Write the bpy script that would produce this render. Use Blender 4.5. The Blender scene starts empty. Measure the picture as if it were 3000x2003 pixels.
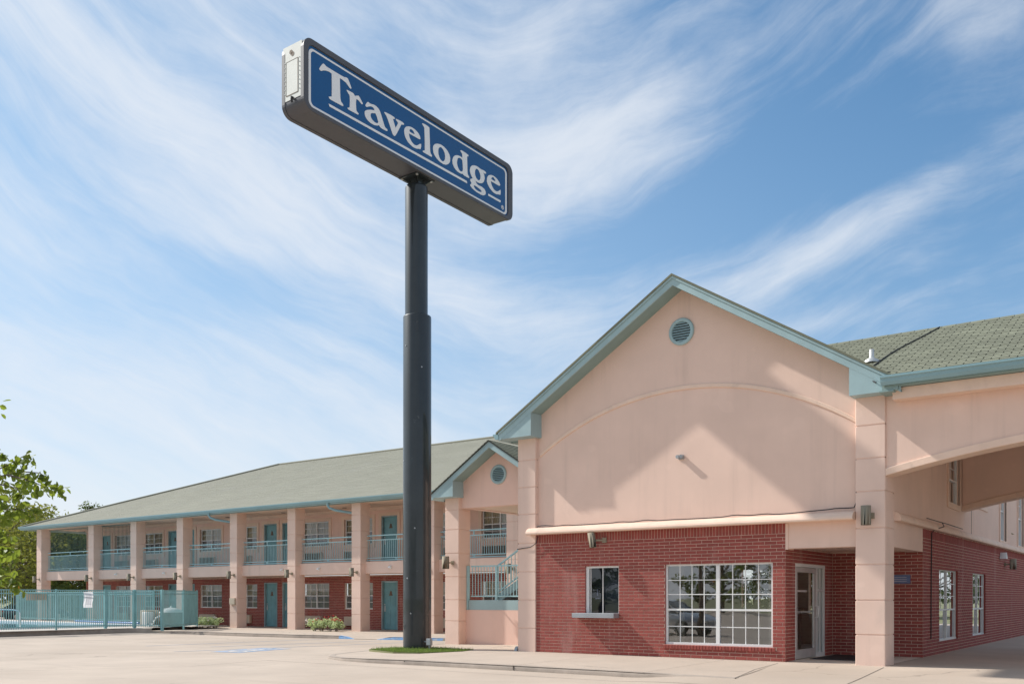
import bpy, bmesh, math, random
from mathutils import Vector, Matrix
random.seed(7)
SC = bpy.context.scene
COL = SC.collection
rad = math.radians

# ------------------------------------------------------------------ camera, sky, sun, exposure
cam_d = bpy.data.cameras.new('camera'); cam = bpy.data.objects.new('camera', cam_d); COL.objects.link(cam)
cam.location = (7.03, -19.616, 1.366)
cam.rotation_euler = (rad(90), 0, rad(36.009))
cam_d.sensor_width = 36.0; cam_d.lens = 32.88; cam_d.shift_y = 0.24967
cam_d.clip_start = 0.1; cam_d.clip_end = 3000
SC.camera = cam
SUNV = Vector((-4.5, -1.0, 3.98)).normalized()          # towards the sun
sun_el = math.asin(SUNV.z); sun_az = math.atan2(SUNV.x, SUNV.y)
sd = bpy.data.lights.new('sun', 'SUN'); sd.energy = 4.4; sd.angle = rad(0.9); sd.color = (1.0, 0.955, 0.89)
so = bpy.data.objects.new('sun', sd); COL.objects.link(so)
so.rotation_euler = SUNV.to_track_quat('Z', 'Y').to_euler()
so.location = (-40, -10, 40)
SC.view_settings.view_transform = 'Standard'; SC.view_settings.look = 'None'
SC.view_settings.exposure = 0.31; SC.view_settings.gamma = 1.0
SC.view_settings.use_curve_mapping = False

class NT:
    """small helper for node trees"""
    def __init__(s, tree): s.t = tree; s.n = tree.nodes; s.l = tree.links
    def new(s, typ, **kw):
        n = s.n.new(typ)
        for k, v in kw.items(): setattr(n, k, v)
        return n
    def put(s, sock, v):
        if hasattr(v, 'is_output') or isinstance(v, bpy.types.NodeSocket): s.l.new(v, sock)
        else: sock.default_value = v
    def m(s, op, a, b=None, c=None, clamp=False):
        n = s.new('ShaderNodeMath', operation=op); n.use_clamp = clamp
        s.put(n.inputs[0], a)
        if b is not None: s.put(n.inputs[1], b)
        if c is not None: s.put(n.inputs[2], c)
        return n.outputs[0]
    def noise(s, vec, scale, detail=4, rough=.55, dist=0.0, dim='3D'):
        n = s.new('ShaderNodeTexNoise', noise_dimensions=dim)
        if vec is not None: s.l.new(vec, n.inputs['Vector'])
        n.inputs['Scale'].default_value = scale; n.inputs['Detail'].default_value = detail
        n.inputs['Roughness'].default_value = rough; n.inputs['Distortion'].default_value = dist
        return n.outputs['Fac']
    def ramp(s, v, a, b, lo=0.0, hi=1.0, smooth=True):
        n = s.new('ShaderNodeMapRange', interpolation_type='SMOOTHSTEP' if smooth else 'LINEAR')
        s.put(n.inputs[0], v); n.inputs[1].default_value = a; n.inputs[2].default_value = b
        n.inputs[3].default_value = lo; n.inputs[4].default_value = hi
        return n.outputs[0]
    def mix(s, f, a, b, typ='MIX'):
        n = s.new('ShaderNodeMix', data_type='RGBA', blend_type=typ)
        s.put(n.inputs[0], f); s.put(n.inputs[6], a); s.put(n.inputs[7], b)
        return n.outputs[2]
    def comb(s, x, y, z=0.0):
        n = s.new('ShaderNodeCombineXYZ'); s.put(n.inputs[0], x); s.put(n.inputs[1], y); s.put(n.inputs[2], z)
        return n.outputs[0]

W = bpy.data.worlds.new('World'); SC.world = W; W.use_nodes = True
W.cycles.sampling_method = 'MANUAL'; W.cycles.sample_map_resolution = 512
wt = NT(W.node_tree); wt.n.clear()
def build_sky():
    o = wt.new('ShaderNodeOutputWorld'); bg = wt.new('ShaderNodeBackground'); bg.inputs[1].default_value = 0.14
    wt.l.new(bg.outputs[0], o.inputs[0])
    sky = wt.new('ShaderNodeTexSky', sky_type='NISHITA', sun_disc=False)
    sky.sun_elevation = sun_el; sky.sun_rotation = sun_az; sky.air_density = 1.0; sky.dust_density = 0.6; sky.ozone_density = 1.6
    tc = wt.new('ShaderNodeTexCoord'); d = tc.outputs['Generated']
    sp = wt.new('ShaderNodeSeparateXYZ'); wt.l.new(d, sp.inputs[0])
    x, y, z = sp.outputs
    m = wt.m
    th = rad(36.009); c, s = math.cos(th), math.sin(th)
    right = m('ADD', m('MULTIPLY', x, c), m('MULTIPLY', y, s))       # heading measured from the building's north-west
    fwd = m('ADD', m('MULTIPLY', x, -s), m('MULTIPLY', y, c))
    az = m('ARCTAN2', right, fwd); el = m('ARCSINE', m('MINIMUM', m('MAXIMUM', z, -1.0), 1.0))
    # cirrus combed along V-shaped streak lines
    da = m('ADD', az, 0.02)
    root = m('SQRT', m('ADD', m('MULTIPLY', da, da), 0.012))
    g = m('SUBTRACT', m('MULTIPLY', root, 0.47), m('MULTIPLY', da, 0.06))
    st = m('SUBTRACT', el, g)
    wp = wt.noise(wt.comb(az, el, 3.1), 3.2, 3, .5)
    wp2 = wt.noise(wt.comb(az, el, 8.1), 9.0, 3, .5)
    warp = m('ADD', m('MULTIPLY', m('SUBTRACT', wp, .5), 0.10), m('MULTIPLY', m('SUBTRACT', wp2, .5), 0.018))
    n1 = wt.noise(wt.comb(m('MULTIPLY', az, 1.5), m('MULTIPLY', m('ADD', st, warp), 6.5), 1.7), 2.0, 7, .58, .25)
    n2 = wt.noise(wt.comb(m('MULTIPLY', az, 3.5), m('MULTIPLY', m('ADD', st, m('MULTIPLY', warp, 1.5)), 17.0), 5.2), 2.0, 6, .62, .4)
    n3 = wt.noise(wt.comb(az, el, 0.4), 26.0, 5, .65)
    den = m('ADD', m('ADD', m('MULTIPLY', n1, .52), m('MULTIPLY', n2, .37)), m('MULTIPLY', n3, .11))
    def blob(px, py, rx, ry, ang=0.0):
        a0 = math.atan((px-1500)/2740.); e0 = math.atan((1750.5-py)/math.hypot(2740., px-1500)); k = 1/2740.
        ca, sa = math.cos(ang), math.sin(ang)
        dx = m('SUBTRACT', az, a0); dy = m('SUBTRACT', el, e0)
        u = m('DIVIDE', m('ADD', m('MULTIPLY', dx, ca), m('MULTIPLY', dy, sa)), rx*k)
        v = m('DIVIDE', m('SUBTRACT', m('MULTIPLY', dy, ca), m('MULTIPLY', dx, sa)), ry*k)
        r2 = m('ADD', m('MULTIPLY', u, u), m('MULTIPLY', v, v))
        return m('EXPONENT', m('MULTIPLY', r2, -1.0))
    bias = 0.0
    for (px, py, rx, ry, ang, amp) in BLOBS:
        bias = m('ADD', bias, m('MULTIPLY', blob(px, py, rx, ry, ang), amp))
    dz = m('DIVIDE', m('SUBTRACT', az, .36), .42); ambient_cirrus = m('SUBTRACT', .15, m('MULTIPLY', m('EXPONENT', m('MULTIPLY', m('MULTIPLY', dz, dz), -1.0)), .15))  # thicker cirrus left of and outside the view, added to lift ambient light
    cov = wt.ramp(m('ADD', m('ADD', den, bias), ambient_cirrus), CL0, CL1, 0, 1)
    haze = m('EXPONENT', m('MULTIPLY', m('MAXIMUM', el, 0.0), -4.6))
    hz = m('MULTIPLY', haze, m('ADD', m('MULTIPLY', wt.ramp(az, -.6, .6, 1, 0), .35), .56))
    fac = m('SUBTRACT', 1.0, m('MULTIPLY', m('SUBTRACT', 1.0, m('MULTIPLY', cov, .80)), m('SUBTRACT', 1.0, hz)), None, True)
    base = wt.mix(1.0, sky.outputs[0], wt.mix(wt.ramp(el, .02, .34, 0, 1), (.60, .66, .72, 1), SKYTINT), 'MULTIPLY')
    veil = wt.mix(wt.ramp(az, -.5, .5, .34, .03), base, (3.3, 4.1, 4.9, 1))
    col = wt.mix(fac, veil, (4.85, 5.08, 5.42, 1))
    wt.l.new(col, bg.inputs[0])
BLOBS = [(1600, 440, 330, 110, .05, .22), (1900, 250, 380, 110, .55, .16), (1480, 180, 260, 120, .3, .10), (350, 230, 560, 90, -.55, .16), (900, 560, 420, 100, -.5, .14), (250, 430, 380, 50, -.52, .15), (650, 660, 300, 60, -.5, .10),
         (2350, 360, 330, 230, -.5, -.14), (2050, 610, 330, 90, .25, -.18), (600, 860, 450, 110, .1, -.14), (120, 330, 260, 60, -.5, -.10), (1150, 230, 180, 120, 0, -.06),
         (2250, 800, 420, 60, .38, .20), (2600, 640, 330, 50, .45, .13), (2880, 80, 170, 120, -.5, .20), (2450, 930, 400, 40, .15, .15), (1450, 920, 330, 90, -.3, .14), (2900, 450, 160, 300, 0, -.10)]
CL0, CL1 = .40, .92
SKYTINT = (0.30, 0.66, 0.82, 1)
build_sky()

# ------------------------------------------------------------------ materials
MATS = {}
def M(name, col, rough=.8, var=.10, vs=1.5, bump=0.0, bs=80.0, metal=0.0, spec=.5, rnd=0.0, stain=None, coat=0.0, speck=0.0, transl=None, cracks=0, streak=0):
    """painted or mineral surface: base colour with uneven tone, fine relief, optional per-piece tone and stains"""
    mt = bpy.data.materials.new(name); mt.use_nodes = True
    t = NT(mt.node_tree); t.n.clear()
    out = t.new('ShaderNodeOutputMaterial'); b = t.new('ShaderNodeBsdfPrincipled')
    t.l.new(b.outputs[0], out.inputs[0])
    geo = t.new('ShaderNodeNewGeometry'); P = geo.outputs['Position']
    c4 = (*col, 1)
    f = t.noise(P, vs, 5, .6)
    lo = tuple(max(0, c*(1-var*1.6)) for c in col)+(1,); hi = tuple(min(1, c*(1+var*1.6)) for c in col)+(1,)
    colr = t.mix(t.ramp(f, .3, .7, 0, 1, False), lo, hi)
    if speck:
        f2 = t.noise(P, 140, 3, .7)
        colr = t.mix(t.m('MULTIPLY', t.ramp(f2, .58, .75), speck), colr, tuple(c*.55 for c in col)+(1,))
    if rnd:
        oi = t.new('ShaderNodeObjectInfo')
        r = t.m('FRACT', t.m('ADD', geo.outputs['Random Per Island'], oi.outputs['Random']))
        colr = t.mix(t.m('MULTIPLY', r, 1.0), colr, tuple(c*(1-rnd) for c in col)+(1,))
    if stain:
        scol, lo_, hi_, amt, sx, sz = stain
        mp = t.new('ShaderNodeVectorMath', operation='MULTIPLY'); t.l.new(P, mp.inputs[0]); mp.inputs[1].default_value = (sx, sx, sz)
        g = t.noise(mp.outputs[0], 1.0, 5, .62, .4)
        colr = t.mix(t.m('MULTIPLY', t.ramp(g, lo_, hi_), amt), colr, (*scol, 1))
    if streak:
        mp = t.new('ShaderNodeVectorMath', operation='MULTIPLY'); t.l.new(P, mp.inputs[0]); mp.inputs[1].default_value = (3.2, 3.2, .16)
        g = t.noise(mp.outputs[0], 1.0, 6, .66, .2); g2 = t.noise(P, .55, 3, .5)
        colr = t.mix(t.m('MULTIPLY', t.m('MULTIPLY', t.ramp(g, .50, .78), t.ramp(g2, .35, .62)), streak), colr, tuple(c*.62 for c in col)+(1,))
        g3 = t.noise(P, 1.7, 2, .4)
        colr = t.mix(t.m('MULTIPLY', t.ramp(g3, .66, .70), streak*.8), colr, tuple(min(.86, c*1.10+.02) for c in col)+(1,))
    if cracks:
        wv = t.new('ShaderNodeVectorMath', operation='ADD'); nz = t.new('ShaderNodeTexNoise'); nz.inputs['Scale'].default_value = 1.3; nz.inputs['Detail'].default_value = 6
        t.l.new(P, nz.inputs['Vector']); sc_ = t.new('ShaderNodeVectorMath', operation='SCALE'); t.l.new(nz.outputs['Color'], sc_.inputs[0]); sc_.inputs['Scale'].default_value = .7
        t.l.new(P, wv.inputs[0]); t.l.new(sc_.outputs[0], wv.inputs[1])
        vo = t.new('ShaderNodeTexVoronoi', feature='DISTANCE_TO_EDGE'); vo.inputs['Scale'].default_value = .16; t.l.new(wv.outputs[0], vo.inputs['Vector'])
        ck = t.m('MULTIPLY', t.ramp(vo.outputs['Distance'], .0012, .0045, 1, 0), t.ramp(t.noise(P, .22, 2, .5), .45, .6))
        colr = t.mix(t.m('MULTIPLY', ck, .65), colr, tuple(c*.35 for c in col)+(1,))
        sp_ = t.noise(P, .9, 4, .7, .6)
        colr = t.mix(t.m('MULTIPLY', t.ramp(sp_, .64, .78), cracks), colr, tuple(c*.58 for c in col)+(1,))
        sp2 = t.noise(P, .12, 3, .6, .3)
        colr = t.mix(t.m('MULTIPLY', t.ramp(sp2, .42, .66), cracks*.75), colr, tuple(c*f_ for c, f_ in zip(col, (.80, .78, .76)))+(1,))
        ln = t.new('ShaderNodeVectorMath', operation='MULTIPLY'); t.l.new(P, ln.inputs[0]); ln.inputs[1].default_value = (.18, 1.7, 1)
        colr = t.mix(t.m('MULTIPLY', t.ramp(t.noise(ln.outputs[0], 1.0, 5, .65, .3), .55, .75), cracks*.6), colr, tuple(c*.74 for c in col)+(1,))
    t.l.new(colr, b.inputs['Base Color'])
    b.inputs['Roughness'].default_value = rough; b.inputs['Metallic'].default_value = metal
    b.inputs['Specular IOR Level'].default_value = spec; b.inputs['Coat Weight'].default_value = coat
    if bump:
        bn = t.new('ShaderNodeBump'); bn.inputs['Strength'].default_value = min(1, bump); bn.inputs['Distance'].default_value = .006
        t.l.new(t.noise(P, bs, 4, .65), bn.inputs['Height']); t.l.new(bn.outputs[0], b.inputs['Normal'])
    if transl:
        tr = t.new('ShaderNodeBsdfTranslucent'); t.l.new(t.mix(.5, colr, (*transl, 1)), tr.inputs[0])
        mx = t.new('ShaderNodeMixShader'); mx.inputs[0].default_value = .42
        t.l.new(b.outputs[0], mx.inputs[1]); t.l.new(tr.outputs[0], mx.inputs[2]); t.l.new(mx.outputs[0], out.inputs[0])
    MATS[name] = mt
    return mt
def glass(name, tint=(.8, .85, .85), boost=.06, k=1.6):
    mt = bpy.data.materials.new(name); mt.use_nodes = True
    t = NT(mt.node_tree); t.n.clear(); out = t.new('ShaderNodeOutputMaterial')
    tr = t.new('ShaderNodeBsdfTransparent'); tr.inputs[0].default_value = (*tint, 1)
    gl = t.new('ShaderNodeBsdfGlossy'); gl.inputs['Roughness'].default_value = .012; gl.inputs[0].default_value = (.95, .97, 1, 1)
    fr = t.new('ShaderNodeFresnel'); fr.inputs[0].default_value = 1.55
    geo = t.new('ShaderNodeNewGeometry')
    bn = t.new('ShaderNodeBump'); bn.inputs['Strength'].default_value = .05; bn.inputs['Distance'].default_value = .02
    t.l.new(t.noise(geo.outputs['Position'], 2.2, 2, .4), bn.inputs['Height']); t.l.new(bn.outputs[0], gl.inputs['Normal'])
    mx = t.new('ShaderNodeMixShader'); t.l.new(t.m('ADD', t.m('MULTIPLY', fr.outputs[0], k), boost, None, True), mx.inputs[0])
    t.l.new(tr.outputs[0], mx.inputs[1]); t.l.new(gl.outputs[0], mx.inputs[2]); t.l.new(mx.outputs[0], out.inputs[0])
    return mt
STUC = (.765, .555, .455)
stucco = M('pink_stucco', STUC, .9, .035, .7, .55, 150, streak=.30, stain=((.60, .47, .40), .56, .80, .45, 1.1, .22))
stucco_b = M('pink_stucco_columns', (.77, .565, .468), .9, .035, .9, .5, 150, streak=.34, stain=((.48, .40, .35), .58, .82, .4, 1.6, .5))
stucco_c = M('wing_stucco_bounce_pink', (.79, .548, .455), .9, .03, .6, .4, 120, streak=.22, stain=((.55, .42, .36), .55, .8, .35, .8, .25))  # pinker than the office stucco, bounced light put into the colour
trim_st = M('stucco_trim', (.78, .575, .455), .85, .04, 2.0, .45, 130, stain=((.42, .33, .28), .55, .78, .5, 2.2, 2.2))
ceil_m = M('corridor_ceiling_paint', (.76, .57, .45), .9, .03, .5, .2, 90)
brick_m = M('red_brick', (.32, .073, .058), .86, .12, 7.0, .8, 90, rnd=.20, stain=((.50, .30, .27), .54, .80, .48, 1.7, .30))
mortar = M('mortar', (.58, .40, .32), .95, .12, 6.0, .5, 120)
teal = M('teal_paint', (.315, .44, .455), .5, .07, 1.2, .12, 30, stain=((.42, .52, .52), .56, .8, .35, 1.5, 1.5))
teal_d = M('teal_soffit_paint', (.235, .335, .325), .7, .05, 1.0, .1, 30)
teal_g = M('teal_gutter', (.23, .37, .40), .38, .05, .8, 0, 30)
bar_m = M('dark_teal_bar_paint', (.10, .175, .17), .5, .06, 2)
fence_m = M('teal_railing_paint', (.23, .445, .455), .45, .08, 2.5, 0)
rail_m = M('balcony_rail_paint', (.36, .57, .60), .45, .06, 2.5, 0)
door_m = M('teal_door_paint', (.15, .335, .37), .45, .10, 2.2, .1, 20, stain=((.33, .44, .45), .62, .72, .5, 5, 3))
doorf_m = M('door_frame_paint', (.27, .38, .40), .5, .10, 3.0, .1, 30)
wingroof = M('weathered_shingle', (.275, .268, .212), .95, .06, .35, .5, 40, rnd=.05, stain=((.275, .27, .23), .5, .75, .5, .5, .5))
shin = M('green_grey_shingle', (.215, .222, .158), .95, .10, 1.2, .8, 70, rnd=.24)
shin_b = M('shingle_felt', (.045, .048, .04), .95, .1, 2)
conc = M('concrete_pavement', (.475, .39, .315), .92, .06, .55, .35, 60, speck=.25, cracks=.75, stain=((.40, .325, .265), .53, .80, .50, .33, .33))
conc2 = M('concrete_walk', (.47, .385, .312), .92, .05, .8, .35, 60, speck=.2, cracks=.35, stain=((.43, .355, .295), .55, .8, .45, .6, .6))
kerb_m = M('concrete_kerb', (.36, .30, .25), .92, .12, 2.2, .6, 40, speck=.35, stain=((.23, .20, .175), .5, .75, .5, 1.2, 2))
darkgap = M('joint_filler', (.12, .10, .085), .95, .2, 4)
pole_m = M('dark_pole_paint', (.016, .022, .025), .45, .18, 1.3, .10, 14, spec=.35, coat=.6, stain=((.16, .19, .19), .66, .74, .35, 6, 5))
box_m = M('sign_cabinet_paint', (.078, .077, .086), .42, .07, .8, .05, 8, spec=.45)
cap_m = M('sign_end_sky_glare', (.52, .54, .50), .5, .06, 1.6, .15, 10, stain=((.35, .34, .31), .62, .78, .5, 4, 2))  # pale colour paints in the bright sky mirrored on the cabinet end
sign_blue = M('sign_blue_panel', (.003, .085, .25), .35, .04, .6, 0, spec=.35)
sign_white = M('sign_white_vinyl', (.83, .82, .83), .45, .02, 1)
white = M('white_frame', (.76, .76, .74), .45, .03, 2)
alum = M('aluminium_frame', (.62, .60, .58), .38, .06, 3, metal=.35)
almond = M('almond_metal', (.56, .47, .36), .55, .05, 2)
tan_dark = M('grille_brown', (.16, .115, .08), .7, .1, 5)
lamp_m = M('taupe_lamp_metal', (.29, .25, .185), .75, .06, 3, spec=.2)
black = M('black_rubber', (.025, .025, .028), .7, .15, 8)
greym = M('grey_metal', (.34, .36, .38), .42, .06, 2, metal=.3)
galv = M('galvanised_metal', (.60, .60, .58), .4, .08, 3, metal=.5)
chrome = M('chrome', (.82, .82, .82), .15, .02, 2, metal=1.0)
curtain = M('cream_curtain', (.86, .78, .58), .9, .06, 2, transl=(.7, .62, .45))
sheer = M('white_curtain', (.66, .70, .70), .9, .05, 2, transl=(.8, .8, .8))
screen = M('window_screen', (.20, .19, .185), .85, .06, 2)
partition = M('grey_partition', (.26, .29, .33), .8, .04, 1)
lobby_w = M('lobby_wall_paint', (.86, .83, .72), .9, .03, 1)
lobby_f = M('lobby_floor_tile', (.72, .66, .56), .5, .08, 1)
dark_in = M('dark_interior', (.05, .05, .05), .9, .1, 1)
blue_p = M('blue_paint', (.17, .33, .56), .75, .12, 3, .2, 40, stain=((.5, .47, .42), .55, .68, .75, 4, 4))
worn_b = M('worn_blue_marking', (.235, .315, .44), .85, .15, 2, .2, 40, stain=((.52, .44, .37), .50, .66, .8, 3, 3))
worn_w = M('worn_white_marking', (.64, .61, .57), .85, .08, 2, .2, 40, stain=((.45, .43, .43), .55, .7, .7, 4, 4))
paperm = M('paper_notice', (.88, .86, .88), .8, .03, 6, transl=(.9, .9, .9))
ink = M('faded_ink', (.42, .40, .46), .8, .1, 6)
plaque = M('blue_plaque', (.115, .15, .27), .55, .12, 9, .5, 60)
turf = M('turf_mat', (.2, .30, .05), .95, .3, 6, .6, 50)
grass_m = M('grass_blades', (.20, .24, .075), .8, .3, 5, rnd=.35, transl=(.25, .45, .05))
earth = M('dry_ground', (.22, .22, .11), 1, .25, .2, .5, 10)
bark = M('bark', (.13, .10, .075), .95, .25, 4, .9, 25)
leaf_n = M('near_leaf', (.145, .215, .032), .55, .25, 2.5, rnd=.45, transl=(.50, .60, .06), spec=.35)
leaf_o = M('turning_leaf', (.50, .19, .03), .6, .2, 2.5, rnd=.3, transl=(.7, .3, .05))
leaf_a = M('oak_leaf', (.11, .145, .035), .7, .3, .6, rnd=.5, transl=(.20, .27, .04))
leaf_b = M('yellowing_leaf', (.24, .25, .05), .7, .3, .6, rnd=.45, transl=(.38, .40, .06))
shrub_l = M('pale_shrub_leaf', (.70, .80, .45), .6, .15, 8, rnd=.35, transl=(.4, .5, .2))
petal = M('red_petal', (.60, .06, .045), .6, .15, 8)
petal_w = M('white_petal', (.78, .72, .68), .6, .1, 8)
car_sil = M('silver_car_paint', (.56, .58, .60), .22, .02, 1, metal=.55, coat=1.0)
car_dk = M('dark_blue_car_paint', (.020, .030, .05), .22, .02, 1, coat=1.0)
car_gl = M('car_window_tint', (.012, .014, .016), .06, .02, 1, spec=.8)
tyre_m = M('tyre_rubber', (.022, .022, .022), .85, .1, 9)
headl = M('car_lamp_lens', (.70, .70, .70), .12, .02, 1, spec=.8)
tail = M('red_lamp_lens', (.35, .015, .015), .15, .02, 1, spec=.7)
water = M('pool_water', (.05, .27, .38), .05, .1, .6, .3, 4, spec=.6)
pool_t = M('pool_tile', (.12, .22, .48), .3, .1, 3)
deck = M('pool_deck_concrete', (.50, .44, .39), .9, .06, .8, .3, 50)
coping = M('pool_coping', (.72, .71, .70), .8, .05, 1)
GL = glass('window_glass', (.93, .94, .92), .11, 2.0); GLd = glass('dark_window_glass', (.42, .45, .47), .09); GLe = glass('entrance_glass', (.92, .92, .90), .03, .8); GLw = glass('room_glass', (.95, .95, .93), .03, 1.0); GLb = glass('ticket_glass', (.62, .68, .75), .03, .8)

# ------------------------------------------------------------------ mesh helpers
WP = {}     # world position of every object made here
class MB:
    def __init__(s): s.V = []; s.F = []; s.I = []; s.S = []
    def add(s, vs, fs, sm=False, mi=0):
        o = len(s.V); s.V += [tuple(v) for v in vs]
        for f in fs: s.F.append(tuple(i+o for i in f)); s.I.append(mi); s.S.append(sm)
    def box(s, x0, x1, y0, y1, z0, z1, mi=0, bev=0.0):
        if x0 > x1: x0, x1 = x1, x0
        if y0 > y1: y0, y1 = y1, y0
        if z0 > z1: z0, z1 = z1, z0
        if bev:
            b = min(bev, (x1-x0)*.45, (y1-y0)*.45, (z1-z0)*.45); bm = bmesh.new(); bmesh.ops.create_cube(bm, size=1)
            for v in bm.verts: v.co = Vector((x0+(v.co.x+.5)*(x1-x0), y0+(v.co.y+.5)*(y1-y0), z0+(v.co.z+.5)*(z1-z0)))
            bmesh.ops.bevel(bm, geom=list(bm.edges), offset=b, segments=2, affect='EDGES', profile=.5)
            bm.verts.index_update(); s.add([v.co[:] for v in bm.verts], [[v.index for v in f.verts] for f in bm.faces], False, mi); bm.free(); return
        s.add([(x0, y0, z0), (x1, y0, z0), (x1, y1, z0), (x0, y1, z0), (x0, y0, z1), (x1, y0, z1), (x1, y1, z1), (x0, y1, z1)],
              [(0, 3, 2, 1), (4, 5, 6, 7), (0, 1, 5, 4), (1, 2, 6, 5), (2, 3, 7, 6), (3, 0, 4, 7)], False, mi)
    def prism(s, poly, ax, a0, a1, mi=0, cap=True):
        n = len(poly)
        def p(u, v, a): return {'x': (a, u, v), 'y': (u, a, v), 'z': (u, v, a)}[ax]
        vs = [p(u, v, a0) for u, v in poly]+[p(u, v, a1) for u, v in poly]
        fs = [(i, (i+1) % n, (i+1) % n+n, i+n) for i in range(n)]
        if cap: fs += [tuple(range(n))[::-1], tuple(range(n, 2*n))]
        s.add(vs, fs, False, mi)
    def tube(s, pts, r, n=8, mi=0, r2=None, cap=True):
        pts = [Vector(p) for p in pts]; rings = []; prev = None
        for i, p in enumerate(pts):
            t = (pts[min(i+1, len(pts)-1)]-pts[max(i-1, 0)]).normalized()
            a = Vector((0, 0, 1)) if abs(t.z) < .9 else Vector((1, 0, 0))
            if prev is not None: a = prev
            u = (a-t*a.dot(t)).normalized(); v = t.cross(u); prev = u
            rr = r if r2 is None else r+(r2-r)*i/(len(pts)-1)
            rings.append([p+(u*math.cos(2*math.pi*k/n)+v*math.sin(2*math.pi*k/n))*rr for k in range(n)])
        vs = [q for R_ in rings for q in R_]; fs = []
        for i in range(len(pts)-1):
            for k in range(n): fs.append((i*n+k, i*n+(k+1) % n, (i+1)*n+(k+1) % n, (i+1)*n+k))
        s.add(vs, fs, True, mi)
        if cap: s.add(rings[0], [tuple(range(n))[::-1]], False, mi); s.add(rings[-1], [tuple(range(n))], False, mi)
    def lathe(s, prof, cx, cy, n=24, mi=0, sm=True):
        vs = [(cx+r*math.cos(2*math.pi*k/n), cy+r*math.sin(2*math.pi*k/n), z) for r, z in prof for k in range(n)]
        fs = [(i*n+k, i*n+(k+1) % n, (i+1)*n+(k+1) % n, (i+1)*n+k) for i in range(len(prof)-1) for k in range(n)]
        s.add(vs, fs, sm, mi)
        for i in (0, len(prof)-1):
            if prof[i][0] > 1e-4: s.add(vs[i*n:(i+1)*n], [tuple(range(n))], False, mi)
    def quad(s, a, b, c, d, mi=0): s.add([a, b, c, d], [(0, 1, 2, 3)], False, mi)
    def bars(s, p, q, w, h=None, mi=0):
        """square bar from p to q"""
        h = h or w; p = Vector(p); q = Vector(q); t = (q-p).normalized()
        a = Vector((0, 0, 1)) if abs(t.z) < .95 else Vector((0, 1, 0))
        u = t.cross(a).normalized(); v = u.cross(t).normalized()
        o = [(u*w/2*i+v*h/2*j) for i, j in ((-1, -1), (1, -1), (1, 1), (-1, 1))]
        s.add([p+k for k in o]+[q+k for k in o], [(0, 3, 2, 1), (4, 5, 6, 7), (0, 1, 5, 4), (1, 2, 6, 5), (2, 3, 7, 6), (3, 0, 4, 7)], False, mi)
    def build(s, name, mats, parent=None, org=None):
        if not s.V: return None
        xs, ys, zs = zip(*s.V)
        c = Vector(org) if org is not None else Vector(((min(xs)+max(xs))/2, (min(ys)+max(ys))/2, min(zs)))
        me = bpy.data.meshes.new(name)
        me.from_pydata([(a-c.x, b-c.y, d-c.z) for a, b, d in s.V], [], s.F)
        for m in (mats if isinstance(mats, (list, tuple)) else [mats]): me.materials.append(m)
        me.polygons.foreach_set('material_index', s.I); me.polygons.foreach_set('use_smooth', s.S); me.update()
        return link(name, me, c, parent)
def link(name, data, c, parent=None):
    o = bpy.data.objects.new(name, data); COL.objects.link(o)
    c = Vector(c)
    if parent is not None: o.parent = parent; o.location = c-WP[parent.name]
    else: o.location = c
    WP[o.name] = c.copy()
    return o
def tag(o, label=None, cat=None, group=None, kind=None):
    if label: o['label'] = label
    if cat: o['category'] = cat
    if group: o['group'] = group
    if kind: o['kind'] = kind
    return o
def thing(name, label, cat, loc=(0, 0, 0), group=None):
    return tag(link(name, None, loc), label, cat, group)
def copy_thing(src, loc, label):
    """copy of a thing with copies of its parts and sub-parts, moved to loc"""
    d = Vector(loc)-WP[src.name]
    r = src.copy(); COL.objects.link(r); r.location = loc; WP[r.name] = Vector(loc); r['label'] = label
    for ch in list(src.children):
        c = ch.copy(); COL.objects.link(c); c.parent = r; WP[c.name] = WP[ch.name]+d
        for g in list(ch.children):
            e = g.copy(); COL.objects.link(e); e.parent = c; WP[e.name] = WP[g.name]+d
    return r
def smooth(a, b, x):
    t = min(1, max(0, (x-a)/(b-a))); return t*t*(3-2*t)

# walls face -Y (axis 'x') or +X (axis 'y'); u runs along the wall, d is outwards
def P(ax, p, u, d, z): return (u, p-d, z) if ax == 'x' else (p+d, u, z)
def ubox(mb, ax, p, u0, u1, d0, d1, z0, z1, mi=0, bev=0.0):
    a = P(ax, p, u0, d0, z0); b = P(ax, p, u1, d1, z1); mb.box(a[0], b[0], a[1], b[1], z0, z1, mi, bev)
def wall_cells(mb, ax, p, u0, u1, z0, z1, ops, reveal=.12, mi=0, rmi=None):
    us = sorted({u0, u1, *[v for o in ops for v in o[:2] if u0 < v < u1]}); zs = sorted({z0, z1, *[v for o in ops for v in o[2:4] if z0 < v < z1]})
    for i in range(len(us)-1):
        for j in range(len(zs)-1):
            um, zm = (us[i]+us[i+1])/2, (zs[j]+zs[j+1])/2
            if any(o[0] < um < o[1] and o[2] < zm < o[3] for o in ops): continue
            mb.quad(P(ax, p, us[i], 0, zs[j]), P(ax, p, us[i+1], 0, zs[j]), P(ax, p, us[i+1], 0, zs[j+1]), P(ax, p, us[i], 0, zs[j+1]), mi)
    for o in ops:
        a, b, c, d = o[:4]
        for q in (((a, c), (a, d)), ((b, c), (b, d)), ((a, c), (b, c)), ((a, d), (b, d))):
            (ua, za), (ub, zb) = q
            mb.quad(P(ax, p, ua, 0, za), P(ax, p, ub, 0, zb), P(ax, p, ub, -reveal, zb), P(ax, p, ua, -reveal, za), mi if rmi is None else rmi)
BC, BL, JT = .0762, .267, .0125
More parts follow.
